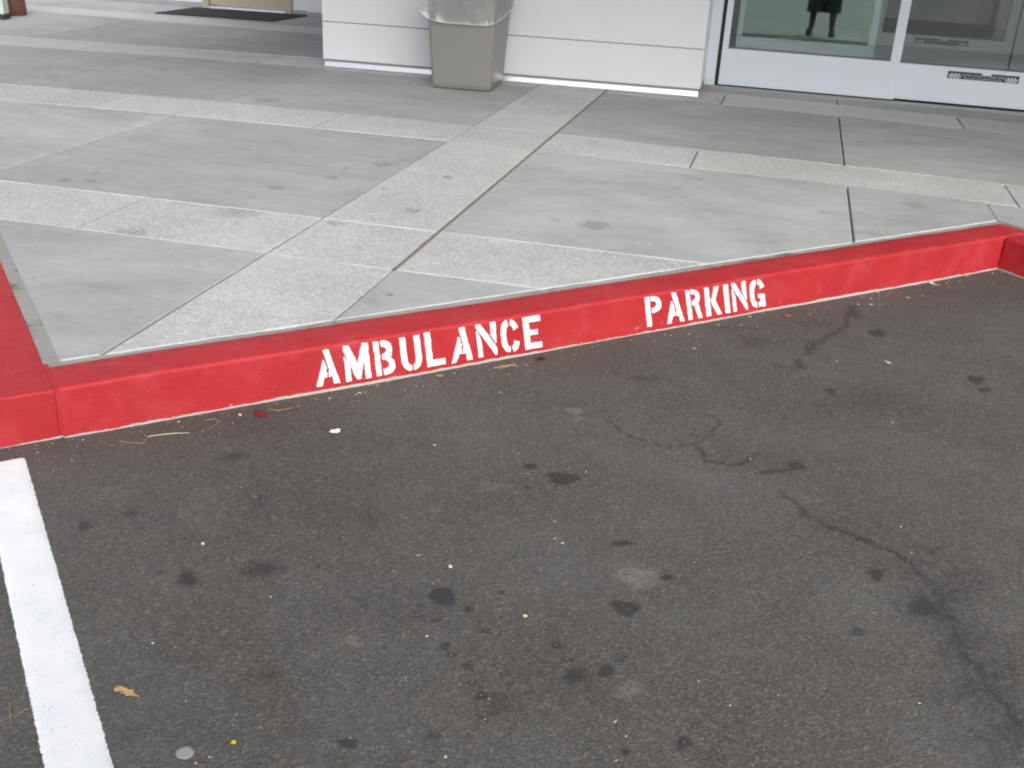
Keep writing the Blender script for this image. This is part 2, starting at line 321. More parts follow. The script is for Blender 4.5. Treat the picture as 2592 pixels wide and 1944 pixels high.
# ------------------------------------------------------------------ asphalt (one sheet with a fine patch that carries the stains)
def make_asphalt():
    x0, x1, y0, y1, d = -3.0, 3.2, -.2, 5.6, .0085
    nx, ny = int((x1-x0)/d)+1, int((y1-y0)/d)+1
    xs = np.linspace(x0, x1, nx); ys = np.linspace(y0, y1, ny); X, Y = np.meshgrid(xs, ys)
    fade = np.clip(np.minimum.reduce([X-x0, x1-X, Y-y0, y1-Y])/.5, 0, 1)
    Z = ZA + hz(X, Y)*fade
    st = np.zeros((ny, nx, 3))
    def spot(q, wpx, hpx, scale, soft, amt, ch):
        c = G(q, ZA); a = G((q[0]+wpx*scale/2, q[1]), ZA); b = G((q[0], q[1]+hpx*scale/2), ZA)
        e1 = (a-c)[:2]; e2 = (b-c)[:2]; A = np.linalg.inv(np.stack([e1, e2], 1))
        dx, dy = X-c[0], Y-c[1]; u = A[0, 0]*dx+A[0, 1]*dy; v = A[1, 0]*dx+A[1, 1]*dy
        ph = rng.uniform(0, 6, 3); an = np.arctan2(v, u)
        r = np.hypot(u, v)*(1+.14*np.sin(2*an+ph[0])+.10*np.sin(3*an+ph[1])+.07*np.sin(5*an+ph[2]))
        st[..., ch] = np.maximum(st[..., ch], amt*np.clip((1+soft-r)/(2*soft), 0, 1))
    R8 = [(1230, 215, 125, 62, .25, 1), (1070, 155, 75, 26, .3, .8), (1520, 538, 105, 26, .3, .8), (630, 800, 130, 82, .2, .95), (755, 865, 70, 46, .5, .6), (1540, 860, 118, 72, .25, 1),
          (1750, 710, 55, 28, .3, .8), (1440, 1172, 80, 52, .3, .85), (1295, 1195, 120, 85, .6, .75), (820, 1298, 58, 38, .3, .9), (160, 1535, 105, 46, .25, .75), (1830, 1525, 80, 56, .3, .95), (1540, 1575, 50, 32, .4, .8),
          (640, 1052, 55, 38, .4, .9), (500, 897, 40, 28, .5, .6), (845, 972, 36, 26, .4, .7), (1195, 1045, 52, 36, .4, .8), (1250, 1112, 48, 30, .4, .7), (775, 1232, 40, 28, .4, .75), (235, 830, 80, 50, .8, .5), (590, 1500, 80, 60, .8, .5),
          (1055, 258, 24, 16, .3, .9), (920, 778, 22, 16, .3, .9), (900, 1345, 240, 120, .9, .35), (595, 915, 40, 24, .4, .7), (670, 1095, 45, 30, .4, .65), (750, 1150, 50, 40, .5, .55), (1070, 1280, 40, 30, .5, .5), (1245, 1350, 45, 34, .5, .5),
          (250, 400, 130, 70, .9, .4), (1530, 1110, 40, 50, .6, .4), (1370, 1560, 30, 24, .4, .7), (1980, 995, 50, 30, .7, .4), (1860, 930, 24, 18, .4, .6), (12, 648, 26, 18, .4, .7)]
    for x, y, w, h, so_, a in R8: spot(px(8, x, y), w, h, RO[8][2], so_, a, 0)
    for x, y, w, h, so_, a in [(935, 720, 110, 62, .6, .8), (420, 458, 75, 42, .5, .6), (1310, 672, 190, 74, .8, .6), (1165, 108, 130, 40, .8, .55), (650, 388, 90, 42, .7, .55), (800, 690, 62, 30, .6, .45), (1390, 800, 60, 40, .8, .4), (1290, 330, 110, 90, .9, .4), (1330, 1200, 160, 60, .9, .3)]: spot(px(7, x, y), w, h, RO[7][2], so_, a, 0)
    for x, y, w, h, so_, a in [(1460, 895, 95, 32, .35, .8), (1967, 1135, 86, 34, .3, .9), (2010, 1190, 70, 26, .6, .6), (1040, 1580, 85, 44, .6, .75), (1220, 1198, 62, 30, .5, .6), (1340, 790, 70, 60, .8, .6), (830, 940, 260, 60, .9, .45), (700, 870, 240, 40, .9, .4), (1130, 960, 90, 60, .9, .5), (2120, 1020, 60, 20, .6, .3), (300, 1130, 160, 40, .9, .4), (1060, 1060, 70, 50, .8, .5)]: spot(px(6, x, y), w, h, RO[6][2], so_, a, 0)
    for x, y, w, h, so_, a in [(1895, 1240, 34, 22, .4, .8), (2000, 1312, 74, 46, .5, .8), (2042, 1330, 50, 40, .8, .6), (1850, 1362, 34, 22, .6, .5), (1440, 1246, 20, 12, .3, .8), (570, 1230, 60, 34, .8, .5), (1165, 775, 22, 10, .3, 1), (2110, 820, 40, 14, .5, .5), (1840, 870, 300, 70, .95, .35)]: spot(px('f', x, y), w, h, RO['f'][2], so_, a, 0)
    for n_, x, y, w, h, a in [(8, 1600, 708, 170, 115, 1), (8, 1560, 1262, 140, 100, .6), (8, 190, 1022, 74, 66, .7), (5, 1932, 1378, 95, 44, 1), (5, 1962, 1430, 84, 28, .9), (8, 600, 372, 90, 50, .4), (8, 880, 255, 160, 50, .4)]: spot(px(n_, x, y), w, h, RO[n_][2], .45, a, 1)
    cr = [([px(6, *q) for q in [(85, 1340), (180, 1420), (280, 1455), (400, 1480), (520, 1468), (600, 1425), (652, 1368), (630, 1330), (560, 1312)]], 0.0060, 0.53), ([px(6, *q) for q in [(520, 1468), (600, 1550), (700, 1572), (770, 1566), (850, 1515)]], 0.0090, 0.52),
          ([px(6, *q) for q in [(850, 1612), (950, 1605), (1062, 1580)]], 0.0120, 0.52), ([px(6, *q) for q in [(1330, 760), (1295, 860), (1130, 958), (1090, 1008)]], 0.0180, 0.47), ([px(6, *q) for q in [(160, 1130), (330, 1110), (480, 1180)]], 0.0080, 0.39), ([px(6, *q) for q in [(920, 1060), (1010, 1080), (1075, 1055), (1060, 1030)]], 0.0080, 0.43),
          ([px('f', *q) for q in [(1690, 1060), (1760, 1125), (1820, 1150), (1900, 1182), (1960, 1210), (2010, 1270), (2052, 1320), (2075, 1400), (2130, 1480), (2212, 1580)]], 0.0130, 0.52), ([px('f', *q) for q in [(2010, 1200), (2045, 1182)]], 0.0060, 0.43)]
    for poly, wd, am in cr:
        P = [G(q, ZA)[:2] for q in poly]; Q = []
        for a, b in zip(P, P[1:]):
            for k in range(6): Q.append(a+(b-a)*k/6 + rng.normal(0, .0045, 2))
        Q.append(P[-1])
        for a, b in zip(Q, Q[1:]):
            ramp_ = rng.uniform(.75, 1.35)
            ab = b-a; tt = np.clip(((X-a[0])*ab[0]+(Y-a[1])*ab[1])/(ab@ab+1e-12), 0, 1)
            dd = np.hypot(X-a[0]-tt*ab[0], Y-a[1]-tt*ab[1]); st[..., 0] = np.maximum(st[..., 0], am*ramp_*np.clip(1.5-dd/(wd*.75), 0, 1))
    for x, y, w, h, a in [(2035, 1290, 150, 110, .46), (2075, 1390, 130, 120, .46), (2130, 1480, 140, 120, .46), (2190, 1580, 150, 130, .46), (1960, 1215, 120, 60, .28), (1790, 1140, 140, 60, .22), (1640, 985, 220, 70, .24), (1480, 945, 240, 60, .2), (600, 1060, 320, 130, .22), (560, 900, 360, 70, .24), (820, 950, 240, 70, .22), (330, 1120, 220, 90, .2), (1750, 700, 220, 60, .26), (1150, 860, 260, 60, .2), (900, 1300, 300, 130, .2), (1230, 1470, 220, 120, .22)]: spot(px('f', x, y), w, h, RO['f'][2], 1.0, a, 0)
    kd = -((X-J[0])*N[0]+(Y-J[1])*N[1])                        # distance from the kerb face: gutter dirt
    st[..., 2] = np.clip(1-kd/.42, 0, 1)**1.3*(.75+.25*np.sin(3.1*X+1)*np.cos(2.3*Y))
    idx = np.arange(nx*ny).reshape(ny, nx)
    quads = np.stack([idx[:-1, :-1], idx[:-1, 1:], idx[1:, 1:], idx[1:, :-1]], -1).reshape(-1, 4)
    v = np.stack([X, Y, Z], -1).reshape(-1, 3); B = 150.0; nb = len(v)
    outer = np.array([(-B, -B, ZA), (B, -B, ZA), (B, B, ZA), (-B, B, ZA)]); v = np.vstack([v, outer])
    ca, cb, cc, cdn = idx[0, 0], idx[0, -1], idx[-1, -1], idx[-1, 0]
    q2 = np.array([(nb, nb+1, cb, ca), (nb+1, nb+2, cc, cb), (nb+2, nb+3, cdn, cc), (nb+3, nb, ca, cdn)])
    quads = np.vstack([quads, q2])
    me = bpy.data.meshes.new('asphalt'); me.vertices.add(len(v)); me.vertices.foreach_set('co', v.ravel())
    me.loops.add(quads.size); me.loops.foreach_set('vertex_index', quads.ravel())
    me.polygons.add(len(quads)); me.polygons.foreach_set('loop_start', np.arange(len(quads))*4)
    me.update(calc_edges=True); me.validate()
    ca_ = me.color_attributes.new('stain', 'FLOAT_COLOR', 'POINT'); c4 = np.zeros((len(v), 4), np.float32); c4[:nb, :3] = st.reshape(-1, 3); c4[:, 3] = 1
    ca_.data.foreach_set('color', c4.ravel()); me.polygons.foreach_set('use_smooth', np.ones(len(quads), bool))
    me.materials.append(M['asphalt'])
    o = bpy.data.objects.new('asphalt', me); link(o); return tag(o, 'dark grey worn asphalt of the parking bay', None, None, 'structure')
make_asphalt()
d_ = MB(); d_.box(-60, 60, -80, .40, ZA-.05, ZA+.006); tag(d_.build('reflection_ground', M['reflground']), 'unseen pale ground behind the bay, added to brighten the door reflection', None, None, 'structure')  # unseen pale slab added so the door glass mirrors brighter ground

# ------------------------------------------------------------------ sidewalk
meas = {'1a': [(0, 554), (187.5, 577), (672, 637.5), (993, 681.6), (1352, 728.5)], '1b': [(23, 461), (367, 500), (815, 549.5), (1102, 582), (1564, 640.6), (1757, 666.6)],
        '2b': [(49, 215), (547, 260), (864, 285), (1208, 314.4), (1407, 340), (1564, 354.7), (1728, 374), (2136, 420.7), (2592, 470)],
        '2a': [(215, 270), (785, 324.5), (1130, 354.7), (1354, 379), (1564, 402), (1747.5, 424), (2146, 472), (2592, 522.6)],
        '3b': [(0, 89), (273, 108.6), (473, 124), (816, 150), (1837, 234), (2118.6, 265.6), (2423, 297.7), (2592, 312.5)],
        '3a': [(0, 111), (191, 127), (391, 142.6), (656, 162), (820, 174), (1771, 254), (2124.5, 293.7), (2443, 326), (2592, 344)]}
ROW = {}
for k, q in meas.items():
    P = np.array([G(a) for a in q]); ROW[k] = np.polyfit(P[:, 0], P[:, 1], 2 if len(q) > 6 else 1)
def rowy(k, x):
    if isinstance(k, (int, float)): return float(k)
    xx = min(max(x, -7.5), 2.6)
    return float(np.polyval(ROW[k], xx))
def clip(poly, nrm, c):
    """keep points with nrm.p >= c"""
    out = []
    for a, b in zip(poly, poly[1:]+poly[:1]):
        da, db = np.dot(nrm, a)-c, np.dot(nrm, b)-c
        if da >= 0: out.append(a)
        if da*db < 0: out.append(tuple(np.array(a)+(np.array(b)-np.array(a))*da/(da-db)))
    return out
XC = 1.035; SB = .197; SL = .035
def clip_kerb(poly, near=True):
    res = []
    if not near: return [poly]
    parts = [clip(poly, np.array([-1, 0]), -(XC-.0015)), clip(poly, np.array([1, 0]), XC+.0015)]
    if parts[0]:
        a = clip(parts[0], N, np.dot(N, J)+SB)
        if a: a = clip(a, T, np.dot(T, J)+SL)
        if len(a) > 2: res.append(a)
    if parts[1]:
        a = clip(parts[1], T, np.dot(T, J)+S+.225)
        if len(a) > 2: res.append(a)
    out = []
    for p in res:
        q = []
        for v in p:
            if not q or np.hypot(*(np.array(v)-np.array(q[-1]))) > 1e-4: q.append(v)
        if len(q) > 2 and np.hypot(*(np.array(q[0])-np.array(q[-1]))) < 1e-4: q.pop()
        ar = .5*abs(sum(a[0]*b[1]-a[1]*b[0] for a, b in zip(q, q[1:]+q[:1])))
        if len(q) > 2 and ar > .004: out.append(q)
    return out
def inset(poly, d):
    n = len(poly); P = [np.array(p) for p in poly]
    ar = sum(a[0]*b[1]-a[1]*b[0] for a, b in zip(P, P[1:]+P[:1]))
    if ar < 0: P = P[::-1]
    L = []
    for a, b in zip(P, P[1:]+P[:1]):
        e = (b-a)/np.linalg.norm(b-a); nn = np.array([-e[1], e[0]]); L.append((nn, nn@a+d))
    out = []
    for i in range(n):
        (n0, c0), (n1, c1) = L[i-1], L[i]; A = np.array([n0, n1])
        if abs(np.linalg.det(A)) < 1e-3: out.append(P[i]+d*n1); continue
        out.append(np.linalg.solve(A, [c0, c1]))
    return P, out
sidewalk = tag(empty('sidewalk', (0, 0, 0)), 'grey concrete sidewalk with pale exposed aggregate bands', None, None, 'structure')
def slab(name, poly, mat, near, bev=.0038):
    for p in clip_kerb(poly, near):
        try: P, Q = inset(p, bev)
        except Exception: continue
        dz = random.uniform(-.0012, .0012); tx, ty = random.uniform(-.0008, .0008), random.uniform(-.0008, .0008); n = len(P)
        v = [(*q, dz+tx*math.sin(q[0])+ty*math.sin(q[1])) for q in Q] + [(*q, dz-bev*.7) for q in P] + [(*q, -.06) for q in P]
        f = [tuple(range(n))] + [(n+i, n+(i+1) % n, (i+1) % n, i) for i in range(n)] + [(2*n+i, 2*n+(i+1) % n, n+(i+1) % n, n+i) for i in range(n)]
        row = [1 if abs((P[(i+1) % n]-P[i])[1]) < .45*abs((P[(i+1) % n]-P[i])[0]) or abs(np.dot((P[(i+1) % n]-P[i])/np.linalg.norm(P[(i+1) % n]-P[i]), T)) > .99 else 0 for i in range(n)]
        build(name, v, f, [mat, M['arris']], sidewalk, fmat=[0]+row+[0]*n)
def cell(x0, x1, k0, k1, gx0, gx1, gy, name, mat):
    slab(name, [(x0+gx0, rowy(k0, x0)+gy), (x1-gx1, rowy(k0, x1)+gy), (x1-gx1, rowy(k1, x1)-gy), (x0+gx0, rowy(k1, x0)-gy)], mat, not (isinstance(k0, str) and k0 not in ('1a', '1b')) and k0 not in (9.88, 10.36))
ROWS = [(1.0, '1a', 0), ('1a', '1b', 1), ('1b', '2a', 0), ('2a', '2b', 1), ('2b', '3a', 0), ('3a', '3b', 1), ('3b', 9.88, 0), (9.88, 10.36, 1), (10.36, 12.2, 0)]
XS_L = [-9.2, -7.75, -6.3, -4.88, -3.49, -1.82]; XB_L = [-9.9, -8.5, -7.05, -5.58, -4.07, -2.645, -1.82]
XS_R = [-1.31, .365, 2.04, 3.7, 5.4]; XB_R = [-1.31, -.45, 1.187, 2.85, 4.5]
for ri, (k0, k1, isb) in enumerate(ROWS):
    nm, mt = ('aggregate_band', M['band']) if isb else ('concrete_slab', M['slab'])
    xs = XB_L if isb else XS_L
    for a, b in zip(xs, xs[1:]): cell(a, b, k0, k1, .0050, .0050, .0010, nm, mt)
    if ri < 6: cell(-1.82, -1.31, k0, k1, .004, (.009 if ri else .003), .0010, 'aggregate_band', M['band'])
    xs = XB_R if isb else XS_R
    if ri > 6: continue
    if ri == 1: xs = [-1.31, 1.187]
    for i, (a, b) in enumerate(zip(xs, xs[1:])): cell(a, b, k0, k1, (.009 if ri else .003) if i == 0 else .0042, .0042, .0010, nm, mt)
sa, sb_ = [], []
for i in range(161):
    y = 3.55+4.6*i/160; w_ = .013+.004*math.sin(y*2.3)+rng.normal(0, .0012); c_ = -1.31+.003*math.sin(y*3.7+1); zz = -.0035+rng.normal(0, .0006)
    sa.append((c_-w_, y, zz)); sb_.append((c_+w_, y, zz))
build('joint_sealant', sa+sb_, [(i, 161+i, 162+i, i+1) for i in range(160)], M['sealant'], sidewalk, smooth=True)
def big(poly, z, name, mat, half):
    p = clip(poly, np.array([-1, 0]), -XC) if half == 0 else clip(poly, np.array([1, 0]), XC)
    p = clip(clip(p, N, np.dot(N, J)+.10), T, np.dot(T, J)-.05) if half == 0 else clip(p, T, np.dot(T, J)+S+.12)
    n = len(p); build(name, [(*q, z) for q in p]+[(*q, z-.1) for q in p], [tuple(range(n)), tuple(range(n, 2*n))[::-1]]+[(i, n+i, n+(i+1) % n, (i+1) % n) for i in range(n)], mat, sidewalk)
for hf in (0, 1): big([(-12, -4), (7, -4), (7, 12.4), (-12, 12.4)], -.020, 'joint_bed', M['bed'], hf)
def kstrip(s0, s1, n0, n1, z=-.0045, steps=60, jit=.002):
    a = []; b = []
    lng = abs(s1-s0) > abs(n1-n0)
    for i in range(steps+1):
        u = i/steps; w0, w1 = rng.normal(0, jit, 2); zz = z+rng.normal(0, .0012)
        p, q = ((K(s0+(s1-s0)*u, n0+w0*.3), K(s0+(s1-s0)*u, n1+w1)) if lng else (K(s0+w0*.3, n0+(n1-n0)*u), K(s1+w1, n0+(n1-n0)*u)))
        a.append((*p, zz)); b.append((*q, zz-.001))
    m = len(a); build('kerb_joint', a+b, [(i, i+1, m+i+1, m+i) for i in range(m-1)], M['mortar'], sidewalk, smooth=True)
kstrip(.0, S+.2, .150, SB+.004); kstrip(-.02, SL+.004, .15, 6.0)

# ------------------------------------------------------------------ kerb
kerb = tag(empty('kerb', (*J, 0)), 'red painted concrete kerb around the ambulance parking bay', None, None, 'structure')
def kerb_piece(s0, n0, ax, length, width, seed, back=True, r=.012):
    """local x along ax, local y away from the parking bay, z up from the top surface"""
    ang = math.atan2(ax[1], ax[0]); O = K(s0, n0); rg = np.random.default_rng(seed)
    prof = [(-.006, -.20), (-.006, -.155), (-.004, -.12), (-.002, -.08), (-.0005, -.045), (0, -.03)]
    for k in range(0, 7): a = k/6*math.pi/2; prof.append((r-r*math.cos(a), -r+r*math.sin(a)))
    prof += [(width*.35, .0005), (width*.65, .0005), (width-.008, 0)] + [(width-.008+.008*math.sin(a), -.008+.008*math.cos(a)) for a in (math.pi/4, math.pi/2)] + [(width, -.2)]
    m = len(prof); nx = max(8, int(length/.02)); vs = []
    ph = rg.uniform(0, 6, 8)
    XS = [0, .002, .005, .009] + [length*i/nx for i in range(1, nx)] + [length-.009, length-.005, length-.002, length]; nx = len(XS)-1
    for x in XS:
        wob = .0022*math.sin(1.7*x+ph[0])+.0012*math.sin(5.3*x+ph[1]); wz = .0018*math.sin(2.1*x+ph[2])+.0009*math.sin(8*x+ph[3])
        e = min(x, length-x); er = .010; ins = er-math.sqrt(max(0, er*er-(er-min(e, er))**2))          # rounded ends
        for (y, z) in prof:
            k = 1 if z > -.12 else 0
            vs.append((x, y+wob*(1 if y < width*.5 else .3)+ins*(1 if y < width*.5 else -1)*.7+rg.normal(0, .0004), z+wz*k-ins*.6*k+rg.normal(0, .0003)))
    fs = [(i*m+j, (i+1)*m+j, (i+1)*m+j+1, i*m+j+1) for i in range(nx) for j in range(m-1)] + [tuple(range(m)), tuple(nx*m+j for j in range(m))]
    c, s = math.cos(ang), math.sin(ang)
    me = bpy.data.meshes.new('kerb_segment'); me.from_pydata(vs, [], fs); me.update(); me.materials.append(M['kerb'])
    for p in me.polygons: p.use_smooth = len(p.vertices) == 4
    bm = bmesh.new(); bm.from_mesh(me); bmesh.ops.recalc_face_normals(bm, faces=bm.faces); bm.to_mesh(me); bm.free()
    o = bpy.data.objects.new('kerb_segment', me); link(o, kerb); o.location = (*(O-J), 0); o.rotation_euler = (0, 0, ang); return o
KW = .162
kmain = kerb_piece(-.004, 0, T, S+KW+.020, KW, 1)
KPH = np.random.default_rng(1).uniform(0, 6, 8)
# left piece runs away from the corner, right piece comes back towards the camera
kleft = kerb_piece(-.215, 0, N, 5.6, .207, 3)
kleft.scale = (1, -1, 1)
kright = kerb_piece(S, -.004, -N, 5.0, KW+.02, 4); kright.location = (*(K(S, -.004)-J), 0); kright.rotation_euler = (0, 0, math.atan2(-N[1], -N[0]))

m = MB((*J, 0), (*T, 0), (*N, 0)); m.box(-.0105, .0015, .0035, KW+.03, -.2, -.0035); m.build('kerb_joint_fill', M['kerb'], kerb, loc=(*J, 0))
# ---- stencilled letters, painted on the face of the main kerb
def sup(cx, cy, rx, ry, a, e=2.5):
    c, s = math.cos(a), math.sin(a); return (cx+rx*math.copysign(abs(c)**(2/e), c), cy+ry*math.copysign(abs(s)**(2/e), s))
def arc(cx, cy, rx, ry, tx, ty, a0, a1, n=10, e=2.5):
    A = [math.radians(a0+(a1-a0)*i/n) for i in range(n+1)]
    return [sup(cx, cy, rx, ry, a, e) for a in A] + [sup(cx, cy, rx-tx, ry-ty, a, e) for a in A[::-1]]
GL = {
 'a': [[(.0, 0), (.23, 0), (.33, .22), (.47, .22), (.47, .36), (.42, .40), (.46, .47), (.33, .73), (.27, .72)], [(.28, 1), (.56, 1), (1, 0), (.74, 0), (.68, .22), (.53, .22), (.53, .38), (.57, .42), (.52, .47), (.36, .82)]],
 'm': [[(0, 0), (.21, 0), (.21, .40), (.03, .70), (0, .68)], [(0, 1), (.24, 1), (.51, .46), (.76, 1), (1, 1), (1, 0), (.77, 0), (.77, .50), (.58, .02), (.42, .02), (.0, .86)]],
 'b': [[(0, 0), (.27, 0), (.27, 1), (0, 1)], [(.37, 0)]+[sup(.42, .265, .58, .265, math.radians(a)) for a in range(-88, 60, 12)]+[(.86, .53)]+[sup(.42, .745, .50, .255, math.radians(a)) for a in range(-30, 91, 12)]+[(.37, 1), (.37, .83), (.48, .82), (.63, .75), (.60, .65), (.45, .60), (.37, .60), (.37, .46), (.5, .45), (.68, .36), (.68, .22), (.55, .17), (.37, .16)]],
 'u': [[(0, 1), (.29, 1), (.29, .30), (.34, .20), (.46, .17), (.46, 0), (.30, .02), (.10, .10), (0, .28)], [(.71, 1), (1, 1), (1, .28), (.90, .10), (.70, .02), (.56, 0), (.56, .17), (.66, .20), (.71, .30)]],
 'l': [[(0, 1), (.32, 1), (.32, .18), (1, .18), (1, 0), (0, 0)]],
 'n': [[(0, 0), (.24, 0), (.24, .54), (.04, .80), (0, .78)], [(0, 1), (.26, 1), (1, .22), (1, 0), (.90, 0), (0, .90)], [(.72, 1), (1, 1), (1, .40), (.95, .34), (.72, .62)]],
 'c': [arc(.5, .5, .5, .5, .29, .17, 97, 263, 14), arc(.5, .5, .5, .5, .29, .17, 84, 22, 6), arc(.5, .5, .5, .5, .29, .17, -84, -22, 6)],
 'e': [[(0, 0), (1, 0), (1, .17), (.33, .17), (.33, .42), (.80, .42), (.80, .58), (.33, .58), (.33, .82), (1, .82), (1, 1), (0, 1)]],
 'p': [[(0, 0), (.29, 0), (.29, 1), (0, 1)], [(.38, 1)]+[sup(.42, .725, .58, .275, math.radians(a)) for a in range(88, -91, -12)]+[(.38, .45), (.38, .60), (.55, .61), (.70, .68), (.70, .78), (.55, .84), (.38, .85)]],
 'r': [[(0, 0), (.29, 0), (.29, 1), (0, 1)], [(.38, 1)]+[sup(.42, .75, .55, .25, math.radians(a)) for a in range(88, -50, -12)]+[(.82, .50), (1, 0), (.70, 0), (.52, .46), (.38, .46), (.38, .61), (.55, .63), (.68, .70), (.68, .78), (.55, .84), (.38, .85)]],
 'k': [[(0, 0), (.31, 0), (.31, 1), (0, 1)], [(.39, .52), (.70, 1), (1, 1), (.66, .54), (1, 0), (.70, 0), (.39, .44)]],
 'i': [[(0, 0), (1, 0), (1, 1), (0, 1)]],
 'g': [arc(.5, .5, .5, .5, .29, .17, 97, 263, 14), arc(.5, .5, .5, .5, .29, .17, 84, 20, 6), [(.55, .46), (1, .46), (1, 0), (.80, 0), (.76, .06), (.56, 0), (.56, .16), (.68, .20), (.70, .32), (.55, .32)]],
}
WORD = [('a', .726, .804, .733, .797), ('m', .824, .907, .815, .897), ('b', .926, .991, .913, .981), ('u', 1.016, 1.086, 1.002, 1.073), ('l', 1.103, 1.169, 1.089, 1.155), ('a', 1.190, 1.269, 1.192, 1.268), ('n', 1.291, 1.362, 1.275, 1.351),
        ('c', 1.383, 1.455, 1.366, 1.436), ('e', 1.472, 1.540, 1.455, 1.523), ('p', 1.986, 2.057, 1.962, 2.032), ('a', 2.077, 2.156, 2.058, 2.137), ('r', 2.176, 2.242, 2.145, 2.210), ('k', 2.262, 2.336, 2.233, 2.304), ('i', 2.355, 2.378, 2.325, 2.348), ('n', 2.393, 2.465, 2.364, 2.434), ('g', 2.481, 2.556, 2.453, 2.527)]
for li, (ch, b0, b1, t0, t1) in enumerate(WORD):
    zb, zt = (-.1285, -.0105) if li < 9 else (-.1275, -.0115)
    zb += random.uniform(-.0012, .0012); zt += random.uniform(-.0015, .001)
    m = MB(); lr = np.random.default_rng(50+li)
    for pi, poly in enumerate(GL[ch]):
        pts = []
        for a, b in zip(poly, poly[1:]+poly[:1]):                      # slightly ragged sprayed edge
            k = max(1, int(math.hypot((b[0]-a[0])*.55, b[1]-a[1])/.07))
            for j in range(k):
                u, v_ = a[0]+(b[0]-a[0])*j/k+lr.normal(0, .010), a[1]+(b[1]-a[1])*j/k+lr.normal(0, .0055)
                xb, xt = b0+(b1-b0)*u, t0+(t1-t0)*u; pts.append((xb+(xt-xb)*v_+.004, zb+(zt-zb)*v_))
        m.prism(pts, -.0062-.0002*pi, .004)
    vs = np.array(m.v); o = build('painted_letter', vs, m.f, M['letter'])
    # letters follow the slight batter of the face
    for v in o.data.vertices:
        zz = v.co.z+o.location.z
        v.co.y += np.interp(-zz, [0, .03, .08, .15], [.003, .0022, .0010, -.0022])
        xx = v.co.x+o.location.x; v.co.y += .0022*math.sin(1.7*xx+KPH[0])+.0012*math.sin(5.3*xx+KPH[1])
    o.parent = kmain

# ------------------------------------------------------------------ white parking line
def white_line():
    a0 = np.array([-1.813, 2.108]); a1 = np.array([-.962, 1.214]); d = (a1-a0)/np.linalg.norm(a1-a0); w = np.array([-d[1], d[0]])*-1
    w = w if w[0] < 0 else -w
    n, k = 1150, 9; L = 4.6; vs = []
    for i in range(n+1):
        s = L*i/n; e0, e1 = rng.normal(0, .0009), rng.normal(0, .0009)
        s2 = s+ (rng.normal(0, .003) if i == 0 else 0)
        for j in range(k+1):
            u = j/k; q = a0+d*(s2+(.010*u if i == 0 else 0))+w*(e0+(.111+e1-e0)*u); z = ZA+hz(q[0], q[1])+.0035-(.0045 if j in (0, k) or i == 0 else 0)
            vs.append((*q, z))
    fs = [(i*(k+1)+j, i*(k+1)+j+1, (i+1)*(k+1)+j+1, (i+1)*(k+1)+j) for i in range(n) for j in range(k)]
    tag(build('parking_line', vs, fs, M['line'], smooth=True), 'white painted bay line on the asphalt, running out from the kerb corner', None, None, 'structure')
white_line()

# ------------------------------------------------------------------ white clad wall
W0 = np.array([-3.51, 8.025]); W1 = np.array([-.633, 8.125]); we = (W1-W0)/np.linalg.norm(W1-W0); wnv = np.array([-we[1], we[0]]); WL = 2.885
wall = tag(empty('clad_wall', (*((W0+W1)/2), 0)), 'white panel clad wall pier standing behind the waste bin', 'wall')
wf = lambda: MB((*W0, 0), (*we, 0), (*wnv, 0))
zc = [.055, .337, .70, 1.06, 1.42, 1.78, 2.14, 2.5, 2.86, 3.2]
for a, b in zip(zc, zc[1:]):
    m = wf(); m.box(-.045+random.uniform(-.002, .002), WL, random.uniform(-.002, .002), .84, a+.003, b-.003, .004); m.build('wall_panel', M['wall'], wall)
m = wf(); m.box(-.025, WL-.014, .014, .83, .0, 3.19); m.box(.0, WL-.3, .8, 3.28, 0, 3.19); m.build('wall_core', M['core'], wall)
m = wf(); m.prism([(-.012, .002), (-.030, .009), (-.020, .044), (.013, .048), (.013, .002)], -.03, WL-.012, 'xz')
mm = MB((*W0, 0), (*wnv, 0), (*we, 0)); mm.prism([(-.008, .001), (-.012, .006), (.0015, .040), (.013, .043), (.013, .001)], -.03, WL-.010, 'xz'); mm.build('base_flashing', M['alu'], wall)

# ------------------------------------------------------------------ far wall with a tan door
fw_ = tag(empty('back_wall', (-7.4, 11.4, 0)), 'white building wall with a grey base strip, beside the tan door', 'wall')
m = MB(); m.box(-14, -6.43, 11.345, 11.6, .0, 3.19); m.box(-6.43, -5.368, 11.345, 11.6, 2.12, 3.19); m.box(-5.368, -3.3, 11.345, 11.6, 0, 3.19); m.build('wall_face', M['wall'], fw_)
m = MB(); m.box(-5.19, -3.4, 11.300, 11.344, .0, 3.18); m.build('pilaster', M['wall'], fw_)
m = MB(); m.box(-14, -6.445, 11.325, 11.344, .001, .055, .003); m.build('base_strip', M['base'], fw_)
m = MB(); m.box(-5.352, -5.192, 11.325, 11.344, .001, .052, .003); m.box(-5.188, -3.6, 11.285, 11.299, .001, .046, .003); m.build('base_strip', M['base'], fw_)
td = tag(empty('tan_door', (-5.9, 11.36, 0)), 'tan painted door with a matching frame, behind the black mat', 'door')
for x0, x1 in ((-6.44, -6.368), (-5.442, -5.366)):
    m = MB(); m.box(x0, x1, 11.30, 11.40, .001, 2.12, .004); m.build('door_frame', M['tan'], td)
m = MB(); m.box(-6.44, -5.366, 11.301, 11.40, 2.122, 2.2, .004); m.build('door_frame', M['tan'], td)
m = MB(); m.box(-6.362, -5.448, 11.340, 11.385, .040, 2.115, .003); lf = m.build('door_leaf', M['tan'], td)
m = MB(); m.tube([(-5.53, 11.345, 1.0), (-5.53, 11.29, 1.0), (-5.64, 11.285, 1.0)], .011, 8); m.build('lever_handle', M['alu'], lf)
